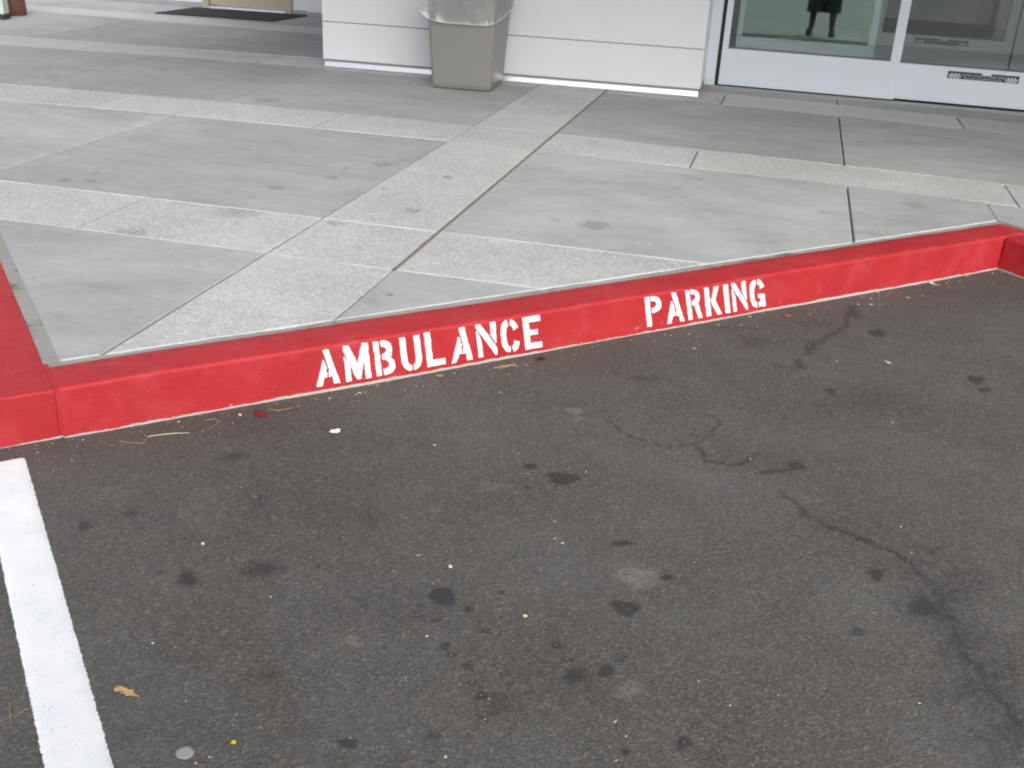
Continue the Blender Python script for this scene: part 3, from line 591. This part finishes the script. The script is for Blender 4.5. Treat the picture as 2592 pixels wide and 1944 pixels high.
m = MB(); m.prism([(11.30, .002), (11.335, .030), (11.40, .034), (11.40, .002)], -6.366, -5.444); 
m = MB((0, 0, 0), (0, 1, 0), (1, 0, 0)); m.prism([(11.31, .002), (11.325, .026), (11.40, .034), (11.40, .002)], -6.366, -5.444); m.build('threshold', M['alu'], td)

# door mat
q = [G(px(1, *k)) for k in ((1000, 88), (1770, 143), (2010, 103), (1260, 52))]
m = MB(); c = sum(q)/4; ring = lambda s, z: [(*(c+(p-c)*s)[:2], z) for p in q]
m.loft([ring(1, .001), ring(1, .006), ring(.985, .011), ring(.955, .012)]); tag(m.build('door_mat', M['mat']), 'black rubber mat lying in front of the tan door', 'mat')

# columns at the far left
bc = G(px(1, 98, 104)); ax = bc[:2]/np.linalg.norm(bc[:2]); bc2 = bc[:2]+ax*.10
col = tag(empty('column', (*bc2, 0)), 'round reddish brown column at the far left edge of the sidewalk', 'column')
m = MB((*bc2, 0)); m.loft([[(r*math.cos(a), r*math.sin(a), z) for a in np.linspace(0, 2*math.pi, 25)[:-1]] for r, z in ((.106, .002), (.112, .012), (.112, .10), (.108, .13), (.104, 3.19))]); m.build('shaft', M['brown'], col, smooth=True)
pp = G(px(1, -12, 128)); post = tag(empty('post', (*pp[:2], 0)), 'pale green post on a dark foot, beside the brown column', 'post')
e1 = RT[:2]/np.linalg.norm(RT[:2]); e2 = np.array([-e1[1], e1[0]])
m = MB((*pp[:2], 0), (*e1, 0), (*e2, 0)); m.box(-.07, .062, .0, .12, .05, 1.1, .006); m.build('shaft', M['palegreen'], post)
m = MB((*pp[:2], 0), (*e1, 0), (*e2, 0)); m.box(-.08, .066, -.012, .135, .001, .048, .008); m.build('foot', M['darkfoot'], post)

# canopy roof over the entrance (unseen; reach and height set to shade the building front)
cn = tag(empty('entrance_canopy', (-3, 9, 3.2)), 'flat pale entrance canopy above the building front, unseen and sized for its shade', 'canopy')
m = MB(); m.box(-4.6, 8, 4.5, 18.5, 3.2, 3.32); m.build('soffit', M['soffit'], cn)
m = MB(); m.box(-4.32, 8.02, 4.42, 4.5, 2.75, 3.6); m.build('fascia', M['doorwhite'], cn)

# ------------------------------------------------------------------ sliding entrance
DM, LEAN = -.025, .0164
dex = np.array([1, DM, 0])/math.hypot(1, DM); dey = np.array([-DM, 1, 0])/math.hypot(1, DM)
dez = np.array([0, 0, 1])*math.cos(LEAN)+dey*math.sin(LEAN); DO = np.array([-.56, 8.80, 0])
def dfr(back=0.0): return MB(DO+dey*back, dex, dey, dez)
ent = tag(empty('sliding_entrance', tuple(DO)), 'white framed glass sliding doors of the outer entrance, right of the clad wall', 'sliding door')
m = dfr(); m.box(-.095, -.012, -.02, .16, .002, 2.6, .003); m.build('door_frame', M['doorwhite'], ent)
m = dfr(); m.box(-.011, .016, .0, .10, .002, 2.6); m.build('gasket', M['seal'], ent)
m = dfr(); m.box(-.05, 3.6, -.03, .22, 2.35, 2.62, .004); m.build('header', M['doorwhite'], ent)
m = dfr(); m.box(-.05, 3.6, .005, .16, -.010, .004); m.build('floor_track', M['seal'], ent)
def leaf(x0, x1, y0, railz, lst, rst, gm, back=0.0, th=.045, parent=ent, bottom=.010, body=M['doorwhite'], name='door_leaf'):
    f = lambda: dfr(back)
    e = empty(name); e.parent = parent; 
    m = f(); m.box(x0, x1, y0, y0+th, bottom, railz, .004); m.build('bottom_rail', body, e)
    m = f(); m.box(x0, x0+lst, y0-.0015, y0+th+.0015, railz+.0005, 2.33, .004); m.build('stile', body, e)
    m = f(); m.box(x1-rst, x1, y0-.0015, y0+th+.0015, railz+.0005, 2.33, .004); m.build('stile', body, e)
    m = f(); m.box(x0+lst+.001, x1-rst-.001, y0+.001, y0+th-.001, 2.20, 2.33, .004); m.build('top_rail', body, e)
    m = f(); m.box(x0+lst+.001, x1-rst-.001, y0+.006, y0+th-.006, railz+.0005, railz+.010); m.build('glazing_bead', M['greygasket'], e)
    m = f(); m.box(x0+lst-.002, x1-rst+.002, y0+th*.5-.003, y0+th*.5+.003, railz+.010, 2.20); m.build('glass_pane', gm, e)
    return e
def root_loc(e):
    # children were placed relative to e; nothing to do (e sits on its parent's origin)
    return e
lA = leaf(.018, 1.342, -.028, .288, .046, .072, M['glass'], bottom=.014)
lB = leaf(1.30, 2.62, .035, .277, .046, .070, M['glass'], bottom=.014)
lC = leaf(.105, 1.147, .105, .372, .040, .055, M['green'], bottom=.012, name='side_light')
def text_mesh(s, size):
    cu = bpy.data.curves.new('txt', 'FONT'); cu.body = s; cu.size = size; cu.align_x = 'CENTER'; cu.extrude = 0; cu.resolution_u = 2
    ob = bpy.data.objects.new('txt', cu); COL.objects.link(ob); dg = bpy.context.evaluated_depsgraph_get(); dg.update()
    me = bpy.data.meshes.new_from_object(ob.evaluated_get(dg)); v = [x.co[:] for x in me.vertices]; f = [tuple(p.vertices) for p in me.polygons]
    bpy.data.objects.remove(ob); bpy.data.meshes.remove(me); return v, f
def sticker(x0, x1, z0, z1, y, back, parent, rot=0.0):
    w, h = x1-x0, z1-z0; cx, cz = (x0+x1)/2, (z0+z1)/2
    m = dfr(back); hw, hh = w/2, h/2; n0 = .055
    m.prism([(x0, z0), (x1, z0), (x1, z1), (cx+n0, z1), (cx+n0, z1-h*.27), (cx-n0*.2, z1-h*.27), (cx-n0*.2, z1), (x0, z1)], y-.001, y-.0002); st = m.build('sticker', M['sticker'], parent)
    def pr(fn, name):
        m = dfr(back); fn(m); return m.build(name, M['stickertext'], parent)
    def chev(m, sg):
        for sgn in (sg,):
            for k in range(3):
                bx = cx+sgn*(hw-.006-k*.024); c = h*.33; zc_ = cz-h*.12
                pts = [(bx, zc_), (bx-sgn*.020, zc_+c), (bx-sgn*.034, zc_+c), (bx-sgn*.014, zc_), (bx-sgn*.034, zc_-c), (bx-sgn*.020, zc_-c)]
                m.prism(pts, y-.0022, y-.0008)
            m.prism([(cx+sgn*(hw-.088)+.007*math.cos(a), cz-h*.12+.007*math.sin(a)) for a in np.linspace(0, 6.283, 9)[:-1]], y-.0022, y-.0008)
    for sg in (-1, 1): pr(lambda m: chev(m, sg), 'arrow_print')
    def words(m):
        for s, sz, dz, wid in (('CAUTION  AUTOMATIC  SLIDING  DOOR', .018, .000, .300), ('Door may close without warning', .014, -.0165, .260)):
            v, f = text_mesh(s, sz); v = np.array(v); mx = v[:, 0].max()-v[:, 0].min(); v[:, 0] = (v[:, 0]-v[:, 0].min()-mx/2)*wid/mx
            b = m.pts([(cx+a, y-.0018, cz+dz+c-.001) for a, c, _ in v]); m.f += [tuple(b+i for i in q) for q in f]
    pr(words, 'lettering')
sticker(1.697, 2.195, .197, .249, .033, 0, lB)
m = dfr(); m.box(-.06, 3.6, -.11, .30, -.05, .0015); m.build('sill', M['vestfloor'], ent)
# inner doors of the vestibule
IB = 2.55
inn = tag(empty('inner_sliding_door', tuple(DO+dey*IB)), 'white framed inner sliding door with its own sticker, seen through the right outer pane', 'sliding door')
lD = leaf(1.245, 2.475, 0, .262, .045, .085, M['glass'], IB, parent=inn)
lE = leaf(2.49, 3.7, .0, .262, .085, .05, M['glass'], IB, parent=inn)
lF = leaf(-.05, 1.235, .05, .262, .045, .045, M['glass'], IB, parent=inn)
sticker(1.60, 2.085, .190, .241, -.002, IB, lD)
m = dfr(IB); m.box(-.1, 3.8, -.03, .14, 2.352, 3.1); m.build('header', M['doorwhite'], inn)
# rooms behind the glass
lob = tag(empty('lobby', (1.2, 12, 0)), None, None, None, 'structure')
m = dfr(); m.box(-.3, 3.9, .16, IB+.2, -.04, .003); m.build('vestibule_floor', M['vestfloor'], lob)
m = dfr(); m.box(-3, 9, IB+.2, 10.5, -.04, .002); m.build('lobby_floor', M['lobbyfloor'], lob)
m = dfr(); m.box(-3, 9, 7.75, 7.9, .0, 3.1); m.build('lobby_wall', M['lobbywall'], lob)
m = dfr(); m.box(-3.1, -3, IB+.2, 7.9, .0, 3.1); m.box(9, 9.1, IB+.2, 7.9, .0, 3.1); m.build('lobby_side_wall', M['lobbywall'], lob)
m = dfr(); m.box(-.16, -.055, .17, IB+.2, .0, 3.1); m.build('vestibule_wall', M['tan'], lob)
m = dfr(); m.box(3.6, 3.75, .0, IB+.2, .0, 3.1); m.build('vestibule_wall', M['wall'], lob)
m = dfr(); m.box(3.6, 8, -.1, .0, .0, 3.1); m.build('front_wall', M['wall'], lob)
tag(lob, 'dark carpeted lobby with taupe walls behind the glass doors')
a = dfr(); pz = G(px('a', 1912, 150)); m = dfr(); m.box(2.62, 2.79, 6.9, 7.05, .003, 3.1); tag(m.build('lobby_post', M['darkpost']), 'dark post inside the lobby, seen through two panes', 'post')

# ------------------------------------------------------------------ waste bin and its liner
B0 = np.array([-2.488, 7.486]); B1 = np.array([-2.062, 7.547]); be = (B1-B0)/np.linalg.norm(B1-B0); be = np.array([1, .062])/math.hypot(1, .062); bn = np.array([-be[1], be[0]])
BC = np.array([-2.486, 7.492])+be*.2165+bn*.235
bin_ = tag(empty('waste_bin', (*BC, 0)), 'taupe plastic waste bin standing against the white clad wall', 'bin')
def rrect(hx, hy, r, z, n=6):
    out = []
    for cx, cy, a0 in ((hx-r, hy-r, 0), (-hx+r, hy-r, 90), (-hx+r, -hy+r, 180), (hx-r, -hy+r, 270)):
        for k in range(n+1): a = math.radians(a0+90*k/n); out.append((cx+r*math.cos(a), cy+r*math.sin(a), z))
    return out
bf = lambda: MB((*BC, 0), (*be, 0), (*bn, 0))
TP = .060
def bw(z): return .2165+TP*z, .232+TP*z
m = bf(); rg_ = [rrect(.205, .220, .022, .003), rrect(.2165, .232, .026, .010)]+[rrect(*bw(z), .028, z) for z in (.05, .2, .4, .6, .70)]+[rrect(*bw(.8), .03, .71)]
m.loft(rg_, True, False); 
m.loft([rrect(*bw(.78), .03, .71), rrect(*bw(.3), .03, .70), rrect(*bw(-.1), .03, .02)], False, True); m.build('bin_body', M['bin'], bin_, smooth=True)
m = bf(); m.loft([rrect(*bw(.88), .03, .705), rrect(*bw(1.0), .032, .712), rrect(*bw(1.0), .032, .730), rrect(*bw(.75), .03, .733)], False, False); m.build('rim', M['bin'], bin_, smooth=True)
def liner():
    n = 120; rings = []; zs = np.linspace(0, 1, 16)
    per = rrect(1, 1, .25, 0, 12)
    # resample by angle
    hemk = [(-180, .60), (-150, .60), (-135, .525), (-120, .48), (-95, .458), (-70, .462), (-45, .472), (-20, .50), (0, .535), (30, .58), (90, .60), (150, .61), (180, .60)]
    fl = [(-180, .085), (-150, .08), (-135, .075), (-118, .035), (-90, .022), (-60, .018), (-45, .016), (0, .020), (90, .03), (150, .07), (180, .085)]
    mb = bf()
    for t in zs:
        ring = []
        for k in range(n):
            a = -180+360*k/n; ar = math.radians(a)
            hem = np.interp(a, *zip(*hemk)); f = np.interp(a, *zip(*fl))
            z = .738+(hem-.738)*t
            hx, hy = bw(max(z, .0)); c, s = math.cos(ar), math.sin(ar); e = 7
            x, y = hx*math.copysign(abs(c)**(2/e), c), hy*math.copysign(abs(s)**(2/e), s)
            off = .005+f*t**1.2+.005*t*math.sin(7*ar+2*t)+.0022*math.sin(15*ar+1+3*t)*t
            if t > .97: off += .004
            ring.append((x+off*c*1.15, y+off*s*1.15, z+.004*math.sin(6*ar)*t))
        rings.append(ring)
    inner = [[(p[0]*.97, p[1]*.97, .735) for p in rings[0]], [(p[0]*.90, p[1]*.90, .60) for p in rings[0]], [(p[0]*.85, p[1]*.85, .25) for p in rings[0]], [(p[0]*.3, p[1]*.3, .06) for p in rings[0]]]
    mb.loft(inner[::-1]+rings, True, False)
    hem_ = MB((*BC, 0), (*be, 0), (*bn, 0)); hem_.tube([np.array(p) for p in rings[-1]]+[np.array(rings[-1][0])], .0032, 6)
    lo_ = tag(mb.build('bin_liner', M['film'], smooth=True), 'clear plastic bag folded over the top of the taupe bin', 'bag')
    hem_.build('hem', M['hem'], lo_, smooth=True)
liner()

# ------------------------------------------------------------------ litter and leaves
def blob(n, r, jag, seed):
    g = np.random.default_rng(seed); return [(r*(1+g.uniform(-jag, jag))*math.cos(a), r*(1+g.uniform(-jag, jag))*math.sin(a)) for a in np.linspace(0, 2*math.pi, n+1)[:-1]]
def flake(name, q, outline, mat, label, cat, rot=0.0, curl=.004, thick=.0006, group=None, ground=GA, seed=0):
    """thin curled piece with its own thickness; outline in metres"""
    p = ground(q); g = np.random.default_rng(seed); c, s = math.cos(rot), math.sin(rot); n = len(outline)
    o2 = np.array(outline); ctr = o2.mean(0); R = max(np.hypot(*(o2-ctr).T))
    top = []
    for k, f in enumerate((1, .66, .33)):
        for a in o2:
            d = (a-ctr)*f; u, v = d[0]*c-d[1]*s, d[0]*s+d[1]*c
            top.append((p[0]+u, p[1]+v, p[2]+.0012+thick+curl*((d[0]/R)**2*.5+(d[1]/R)**2)+g.uniform(0, .25)*curl*f))
    cen = (p[0], p[1], p[2]+.0012+thick); vs = top+[cen]; m = len(vs); vs = vs+[(a, b, z-thick) for a, b, z in vs]
    fs = []
    for off, fl in ((0, False), (m, True)):
        for k in range(2):
            for i in range(n): j = (i+1) % n; f = (off+k*n+i, off+k*n+j, off+(k+1)*n+j, off+(k+1)*n+i); fs.append(f[::-1] if fl else f)
        for i in range(n): j = (i+1) % n; f = (off+2*n+i, off+2*n+j, off+m-1); fs.append(f[::-1] if fl else f)
    for i in range(n): j = (i+1) % n; fs.append((i, m+i, m+j, j))
    return tag(build(name, vs, fs, mat, smooth=True), label, cat, group)
def leafshape(L, w, n=9):
    t = np.linspace(0, 1, n); up = [(L*(x-.5), w*math.sin(math.pi*x**.85)) for x in t]; return up+[(a, -b) for a, b in up[-2:0:-1]]
mr = mat_vein('dark_red_leaf', (.16, .012, .018), (.24, .02, .03)); mo = mat_vein('dry_tan_leaf', (.48, .27, .13), (.62, .40, .22)); mc = mat_vein('cream_husk', (.66, .56, .40), (.78, .70, .55))
mp = mat_vein('white_paper', (.80, .80, .80), (.88, .88, .87), .8); mg = mat_vein('grey_gum', (.26, .26, .25), (.36, .36, .34), .7); mt = mat_vein('dry_twig', (.33, .20, .09), (.46, .30, .15), .8)
my = mat_vein('yellow_petal', (.65, .46, .03), (.75, .56, .06)); mk = mat_vein('grey_foil', (.40, .41, .42), (.55, .56, .57), .35); mgr = mat_vein('green_bit', (.16, .30, .05), (.22, .40, .08)); mdr = mat_vein('orange_brown_leaf', (.40, .13, .06), (.52, .20, .09)); mbk = mat_vein('black_rubber_bit', (.012, .012, .013), (.02, .02, .022))
flake('red_leaf', px(4, 1690, 1412), leafshape(.058, .015), mr, 'dark red pointed leaf lying on the asphalt below the kerb', 'leaf', -.45, .006, seed=1)
flake('leaf_husk', px(4, 1557, 1415), leafshape(.020, .0045), mc, 'small cream husk beside the dark red leaf', 'husk', -.9, .003, seed=2)
flake('paper_scrap', px(4, 2170, 1527), blob(13, .0150, .34, 3), mp, 'crumpled white paper scrap on the asphalt below the red kerb', 'paper', .3, .014, seed=3)
lo = [(-.026, .004), (-.020, .009), (-.012, .006), (-.007, .010), (0, .006), (.006, .011), (.013, .009), (.018, .003), (.032, -.001), (.036, -.003), (.030, -.0035), (.016, -.004), (.008, -.010), (.001, -.006), (-.006, -.009), (-.010, -.005), (-.018, -.010), (-.025, -.006)]
flake('oak_leaf', px(7, 632, 1284), lo, mo, 'curled tan leaf with a stem near the white line', 'leaf', -.15, .005, seed=4)
flake('chewing_gum', px(7, 920, 1587), blob(14, .0165, .10, 5), mg, 'flattened grey chewing gum at the bottom of the picture', 'gum', 0, .0005, .0012, seed=5)
flake('yellow_petal', px(7, 1162, 1536), blob(8, .0052, .15, 6), my, 'tiny yellow petal on the asphalt near the grey gum', 'petal', 0, .002, seed=6)
flake('yellow_petal', px(3, 57, 1076), blob(8, .008, .15, 7), my, 'yellow petal on the sidewalk at the end of a joint', 'petal', 0, .003, ground=G, seed=7)
flake('cream_pebble', px(7, 1010, 549), blob(8, .0044, .2, 8), mc, 'cream chip on open asphalt right of the white line', 'chip', .3, .002, .003, seed=8)
flake('cream_pebble', px(8, 668, 658), blob(8, .0046, .22, 9), mc, 'pale round chip in the middle of the asphalt', 'chip', .3, .002, .003, seed=9)
flake('cream_pebble', px(8, 1040, 903), blob(8, .0045, .3, 10), mc, 'pale ragged chip near the bottom centre of the asphalt', 'chip', .3, .002, .002, seed=10)
flake('foil_scrap', px(6, 1515, 1053), [(-.016, .012), (.014, .004), (.012, -.010), (.002, -.013)], mk, 'small grey foil scrap on the asphalt at the right', 'foil', 0, .004, seed=11)
flake('green_bit', px(6, 1537, 1362), blob(9, .0075, .4, 12), mgr, 'tiny green plant bit on the asphalt at the right', 'plant bit', 0, .004, seed=12)
flake('dry_leaf', px(6, 1000, 812), leafshape(.030, .007), mdr, 'orange brown leaf under the letter G of the kerb', 'leaf', .4, .006, seed=13)
flake('dry_leaf', px(6, 1618, 718), leafshape(.026, .007), mo, 'tan leaf on the asphalt near the right kerb corner', 'leaf', -.3, .006, seed=14)
flake('dry_leaf', px(6, 1770, 655), leafshape(.034, .010), mdr, 'reddish leaf against the foot of the kerb near its right corner', 'leaf', .2, .008, seed=15)
flake('paper_scrap', px(6, 1742, 645), [(-.022, .008), (-.004, .012), (.020, -.006), (.016, -.014), (-.008, -.004)], mp, 'torn white paper scrap at the kerb foot beside a reddish leaf', 'paper', -.4, .008, seed=16)
flake('dry_leaf', px(6, 1915, 608), leafshape(.030, .009), mo, 'tan leaf at the kerb foot nearest the right corner', 'leaf', .5, .008, seed=17)
flake('leaf_husk', px(6, 1428, 752), leafshape(.018, .005), mc, 'small pale husk on the asphalt between two leaves at the right', 'husk', .5, .004, seed=18)
flake('bark_chip', px(5, 1060, 1162), leafshape(.030, .009), mat_vein('bark', (.30, .22, .13), (.42, .32, .20)), 'tan bark chip on the asphalt under the middle of AMBULANCE', 'bark chip', .2, .006, seed=19)
flake('rubber_bit', px(5, 1715, 1047), leafshape(.026, .009), mbk, 'black rubber bit on the asphalt below the kerb gap', 'rubber bit', .1, .004, .003, seed=20)
flake('leaf_husk', px(8, 510, 600), leafshape(.013, .003), mo, 'thin tan husk on the asphalt left of the middle', 'husk', .6, .003, seed=21)
flake('green_bit', px(8, 1186, 433), blob(8, .005, .3, 22), mgr, 'pale green speck on the asphalt below the tan patches', 'plant bit', 0, .003, seed=22)
def sprig(name, pts, r, label, cat, mat=mt, ground=GA):
    P = [ground(q) for q in pts]; P = [(a[0], a[1], a[2]+.0022+.0015*math.sin(i*1.3)) for i, a in enumerate(P)]
    m = MB(); m.tube(P, [r]*(len(P)-1)+[r*.5], 5); return tag(m.build(name, mat), label, cat)
sprig('pine_needle', [px(4, *k) for k in ((780, 1585), (850, 1600), (935, 1600), (955, 1560), (985, 1545))], .0010, 'bent brown pine needle below the left end of the kerb', 'needle')
sprig('dry_stalk', [px(4, *k) for k in ((960, 1555), (1050, 1545), (1140, 1535), (1230, 1528))], .0011, 'straight pale dry stalk on the asphalt below the left kerb', 'stalk', mc)
sprig('pine_needle', [px(4, *k) for k in ((1320, 1450), (1400, 1442), (1425, 1460), (1360, 1500))], .0009, 'hooked brown needle left of the red leaf', 'needle')
sprig('pine_needle', [px(4, *k) for k in ((1740, 1380), (1820, 1385), (1900, 1368))], .0010, 'long tan needle right of the red leaf', 'needle')
sprig('dry_stalk', [px(5, *k) for k in ((1408, 1108), (1470, 1098), (1530, 1088), (1568, 1096))], .0022, 'tan dry stalk under the letters NCE', 'stalk')
sprig('dry_stalk', [px(5, *k) for k in ((1440, 1112), (1490, 1102), (1550, 1082))], .0016, 'thinner tan stalk crossing another under the letters NCE', 'stalk')
sprig('pine_needle', [px(7, *k) for k in ((50, 1340), (52, 1400), (60, 1452), (85, 1400), (120, 1372), (160, 1360))], .0008, 'curved brown needle left of the white line', 'needle')
sprig('pine_needle', [px(5, *k) for k in ((0, 1390), (50, 1380), (105, 1368))], .0010, 'tan needle under the letter A at the start of the lettering', 'needle')

def grit():
    V, Fc, C = [], [], []; g = np.random.default_rng(5)
    pal = [((.66, .63, .58), 3.6), ((.52, .38, .22), 2.6), ((.46, .20, .10), 1.5), ((.70, .70, .67), 1.6), ((.35, .33, .31), 2), ((.05, .05, .05), 1.5)]
    w = np.array([p[1] for p in pal]); w /= w.sum()
    spots = []
    for _ in range(210): spots.append((g.uniform(0, 2592), g.uniform(900, 1944)))
    for _ in range(420):                                   # more collects along the kerb foot
        k = K(g.uniform(-.15, S), -abs(g.exponential(.07))-.012); spots.append((k[0], k[1], 1))
    for q in [(640, 1052), (1195, 1045), (1250, 1112), (820, 1298), (1302, 1230), (1832, 1527), (775, 1232), (505, 897), (595, 915), (845, 972), (740, 882), (1525, 850), (1548, 868), (1562, 872), (1245, 1352), (672, 1098)]:
        k = GA(px(8, *q)); spots.append((k[0], k[1], 2))
    for s_ in spots:
        p = np.array([s_[0], s_[1], ZA+hz(s_[0], s_[1])]) if len(s_) == 3 else GA(s_)
        sn = np.dot(p[:2]-J, N); ss = np.dot(p[:2]-J, T)
        if sn > -.008 or ss > S-.01: continue
        r = min(.0042, .0008+g.exponential(.0007)); a = g.uniform(0, 6.28); el = g.uniform(1, 2.4); c = pal[g.choice(len(pal), p=w)][0]; b = len(V)
        if len(s_) == 3 and s_[2] == 2: r, c = g.uniform(.0018, .0027), (.26, .125, .07)
        for dx, dy, dz in ((1, 0, .2), (-1, 0, .2), (0, 1, .2), (0, -1, .2), (.2, .1, .9), (0, 0, -.3)):
            x, y = dx*r*el*g.uniform(.7, 1.2), dy*r*g.uniform(.7, 1.2); V.append((p[0]+x*math.cos(a)-y*math.sin(a), p[1]+x*math.sin(a)+y*math.cos(a), p[2]+.0012+dz*r)); C.append((*c, 1))
        for i, j in ((0, 2), (2, 1), (1, 3), (3, 0)): Fc += [(b+i, b+j, b+4), (b+j, b+i, b+5)]
    me = bpy.data.meshes.new('grit'); me.from_pydata(V, [], Fc); me.update(); me.materials.append(M['grit'])
    at = me.color_attributes.new('tint', 'FLOAT_COLOR', 'POINT'); at.data.foreach_set('color', np.array(C, np.float32).ravel())
    o = bpy.data.objects.new('grit', me); link(o); tag(o, 'loose pale and tan grit scattered over the asphalt', None, None, 'stuff')
grit()

# ------------------------------------------------------------------ the person who stands behind the camera (seen mirrored in the glass)
PB = np.array([-.10, -.30, ZA+.007])
mskin = simple('skin', (.24, .15, .105), .55, .06, 30, .05, Subsurface_Weight=.05); mshort = simple('dark_green_cotton', (.085, .105, .092), .9, .15, 80, .3); mshirt = simple('grey_cotton', (.16, .17, .18), .9, .1, 80, .3); mhair = simple('dark_hair', (.03, .02, .015), .6, .3, 150, .5); mshoe = simple('grey_shoe', (.10, .10, .10), .7, .2, 40, .2); mblack = simple('black_camera', (.02, .02, .022), .4)
def person():
    V, E, Rr = [], [], []
    def v(x, y, z, r, r2=None): V.append((x, y, z)); Rr.append((r, r2 or r)); return len(V)-1
    def chain(start, pts):
        for p in pts:
            i = v(*p); E.append((start, i)); start = i
        return start
    pel = v(0, 0, .95, .13, .11); root = pel
    chest = chain(pel, [(0, .0, 1.08, .13, .10), (0, .0, 1.22, .15, .11), (0, -.01, 1.36, .13, .10)])
    neck = chain(chest, [(0, 0, 1.44, .055), (0, .015, 1.50, .055), (0, .03, 1.57, .085, .095), (0, .03, 1.65, .080, .09), (0, .02, 1.70, .05)])
    nose = v(0, .135, 1.575, .014); E.append((neck-2, nose))
    for s in (-1, 1):
        ear = v(s*.088, .02, 1.575, .016); E.append((neck-2, ear))
        chain(pel, [(s*.10, 0, .88, .095), (s*.135, .01, .68, .080), (s*.160, .02, .50, .058), (s*.15, .0, .46, .055), (s*.148, -.012, .34, .062), (s*.15, -.01, .20, .048), (s*.155, -.01, .10, .038), (s*.165, .03, .045, .038), (s*.18, .12, .035, .036)])
        sh = chain(chest, [(s*.12, -.01, 1.38, .075), (s*.185, -.01, 1.365, .058), (s*.225, .05, 1.24, .046), (s*.235, .10, 1.15, .042), (s*.18, .16, 1.26, .038), (s*.125, .205, 1.345, .030), (s*.105, .225, 1.375, .026), (s*.09, .24, 1.40, .024)])
        for k in range(4):
            h = .022*(k-1.5); chain(sh, [(s*.080, .262, 1.405+h*.8, .0095), (s*.062, .285, 1.408+h*.9, .0085), (s*.042-(.004 if k == 3 else 0)*s, .288, 1.408+h*.9, .0075)])
        chain(sh, [(s*.075, .228, 1.376, .010), (s*.055, .232, 1.372, .009)])
    me = bpy.data.meshes.new('person'); me.from_pydata([tuple(np.array(p)+0) for p in V], E, []); me.update()
    o = bpy.data.objects.new('person', me); link(o); o.location = tuple(PB); me.materials.append(mskin)
    o.modifiers.new('skin', 'SKIN')
    for i, d in enumerate(me.skin_vertices[0].data): d.radius = Rr[i]; d.use_root = (i == root)
    o.modifiers['skin'].use_smooth_shade = True; sb = o.modifiers.new('sub', 'SUBSURF'); sb.levels = 2; sb.render_levels = 2
    def garment(name, loops, mat, cap=(True, True)):
        m = MB(PB)
        for rings in loops: m.loft([[(cx+rx*math.cos(a), cy+ry*math.sin(a), z) for a in np.linspace(0, 2*math.pi, 25)[:-1]] for cx, cy, z, rx, ry in rings], *cap)
        return m.build(name, mat, o, smooth=True)
    sh = [[(0, 0, 1.06, .165, .125), (0, 0, .98, .185, .145), (0, 0, .88, .215, .155), (0, 0, .80, .222, .155)]]
    for s in (-1, 1): sh.append([(s*.10, 0, .86, .115, .145), (s*.125, .005, .72, .122, .135), (s*.128, .01, .55, .125, .13), (s*.126, .01, .42, .128, .13), (s*.126, .01, .345, .131, .13)])
    garment('shorts', sh, mshort, (True, False))
    ts = [[(0, 0, .93, .185, .150), (0, 0, 1.10, .185, .148), (0, 0, 1.28, .20, .150), (0, -.01, 1.38, .19, .13), (0, -.005, 1.44, .085, .08)]]
    garment('shirt', ts, mshirt, (False, False))
    for s in (-1, 1):
        m = MB(PB); m.tube([(s*.15, -.01, 1.40), (s*.20, .01, 1.34), (s*.232, .065, 1.22)], [.085, .075, .068], 12)
        m.build('sleeve', mshirt, o, smooth=True)
    for s in (-1, 1):
        m = MB(PB); m.loft([[(s*.170+rx*math.cos(a), cy+ry*math.sin(a), z) for a in np.linspace(0, 2*math.pi, 21)[:-1]] for z, rx, ry, cy in ((.0, .046, .135, .055), (.02, .052, .142, .055), (.05, .050, .135, .05), (.085, .046, .085, .01), (.11, .043, .055, -.005))]); m.build('shoe', mshoe, o, smooth=True)
    m = MB(PB); m.loft([[(rx*math.cos(a), cy+rx*1.15*math.sin(a), z) for a in np.linspace(0, 2*math.pi, 21)[:-1]] for z, rx, cy in ((1.53, .075, -.03), (1.60, .094, -.012), (1.67, .096, .005), (1.72, .080, .02), (1.755, .04, .025))]); m.build('hair', mhair, o, smooth=True)
    for s in (-1, 1):
        m = MB(PB+np.array([s*.032, .118, 1.605])); m.loft([[(r*math.cos(a), y, r*.7*math.sin(a)) for a in np.linspace(0, 2*math.pi, 9)[:-1]] for r, y in ((.012, 0), (.010, .006), (.004, .009))]); m.build('eye', mblack, o, smooth=True)
    m = MB(PB+np.array([0, .112, 1.528])); m.box(-.022, .022, 0, .010, -.004, .004, .003); m.build('mouth', simple('lips', (.32, .12, .10), .5), o)
    tag(o, 'person in dark knee length shorts and grey shoes mirrored in the left glass door', 'person')
    m = MB((PB[0]+.0, PB[1], PB[2])); m.box(-.046, .046, .262, .280, 1.375, 1.437, .005); cb = tag(m.build('compact_camera', mblack), 'small black camera held up by the mirrored person', 'camera')
person()
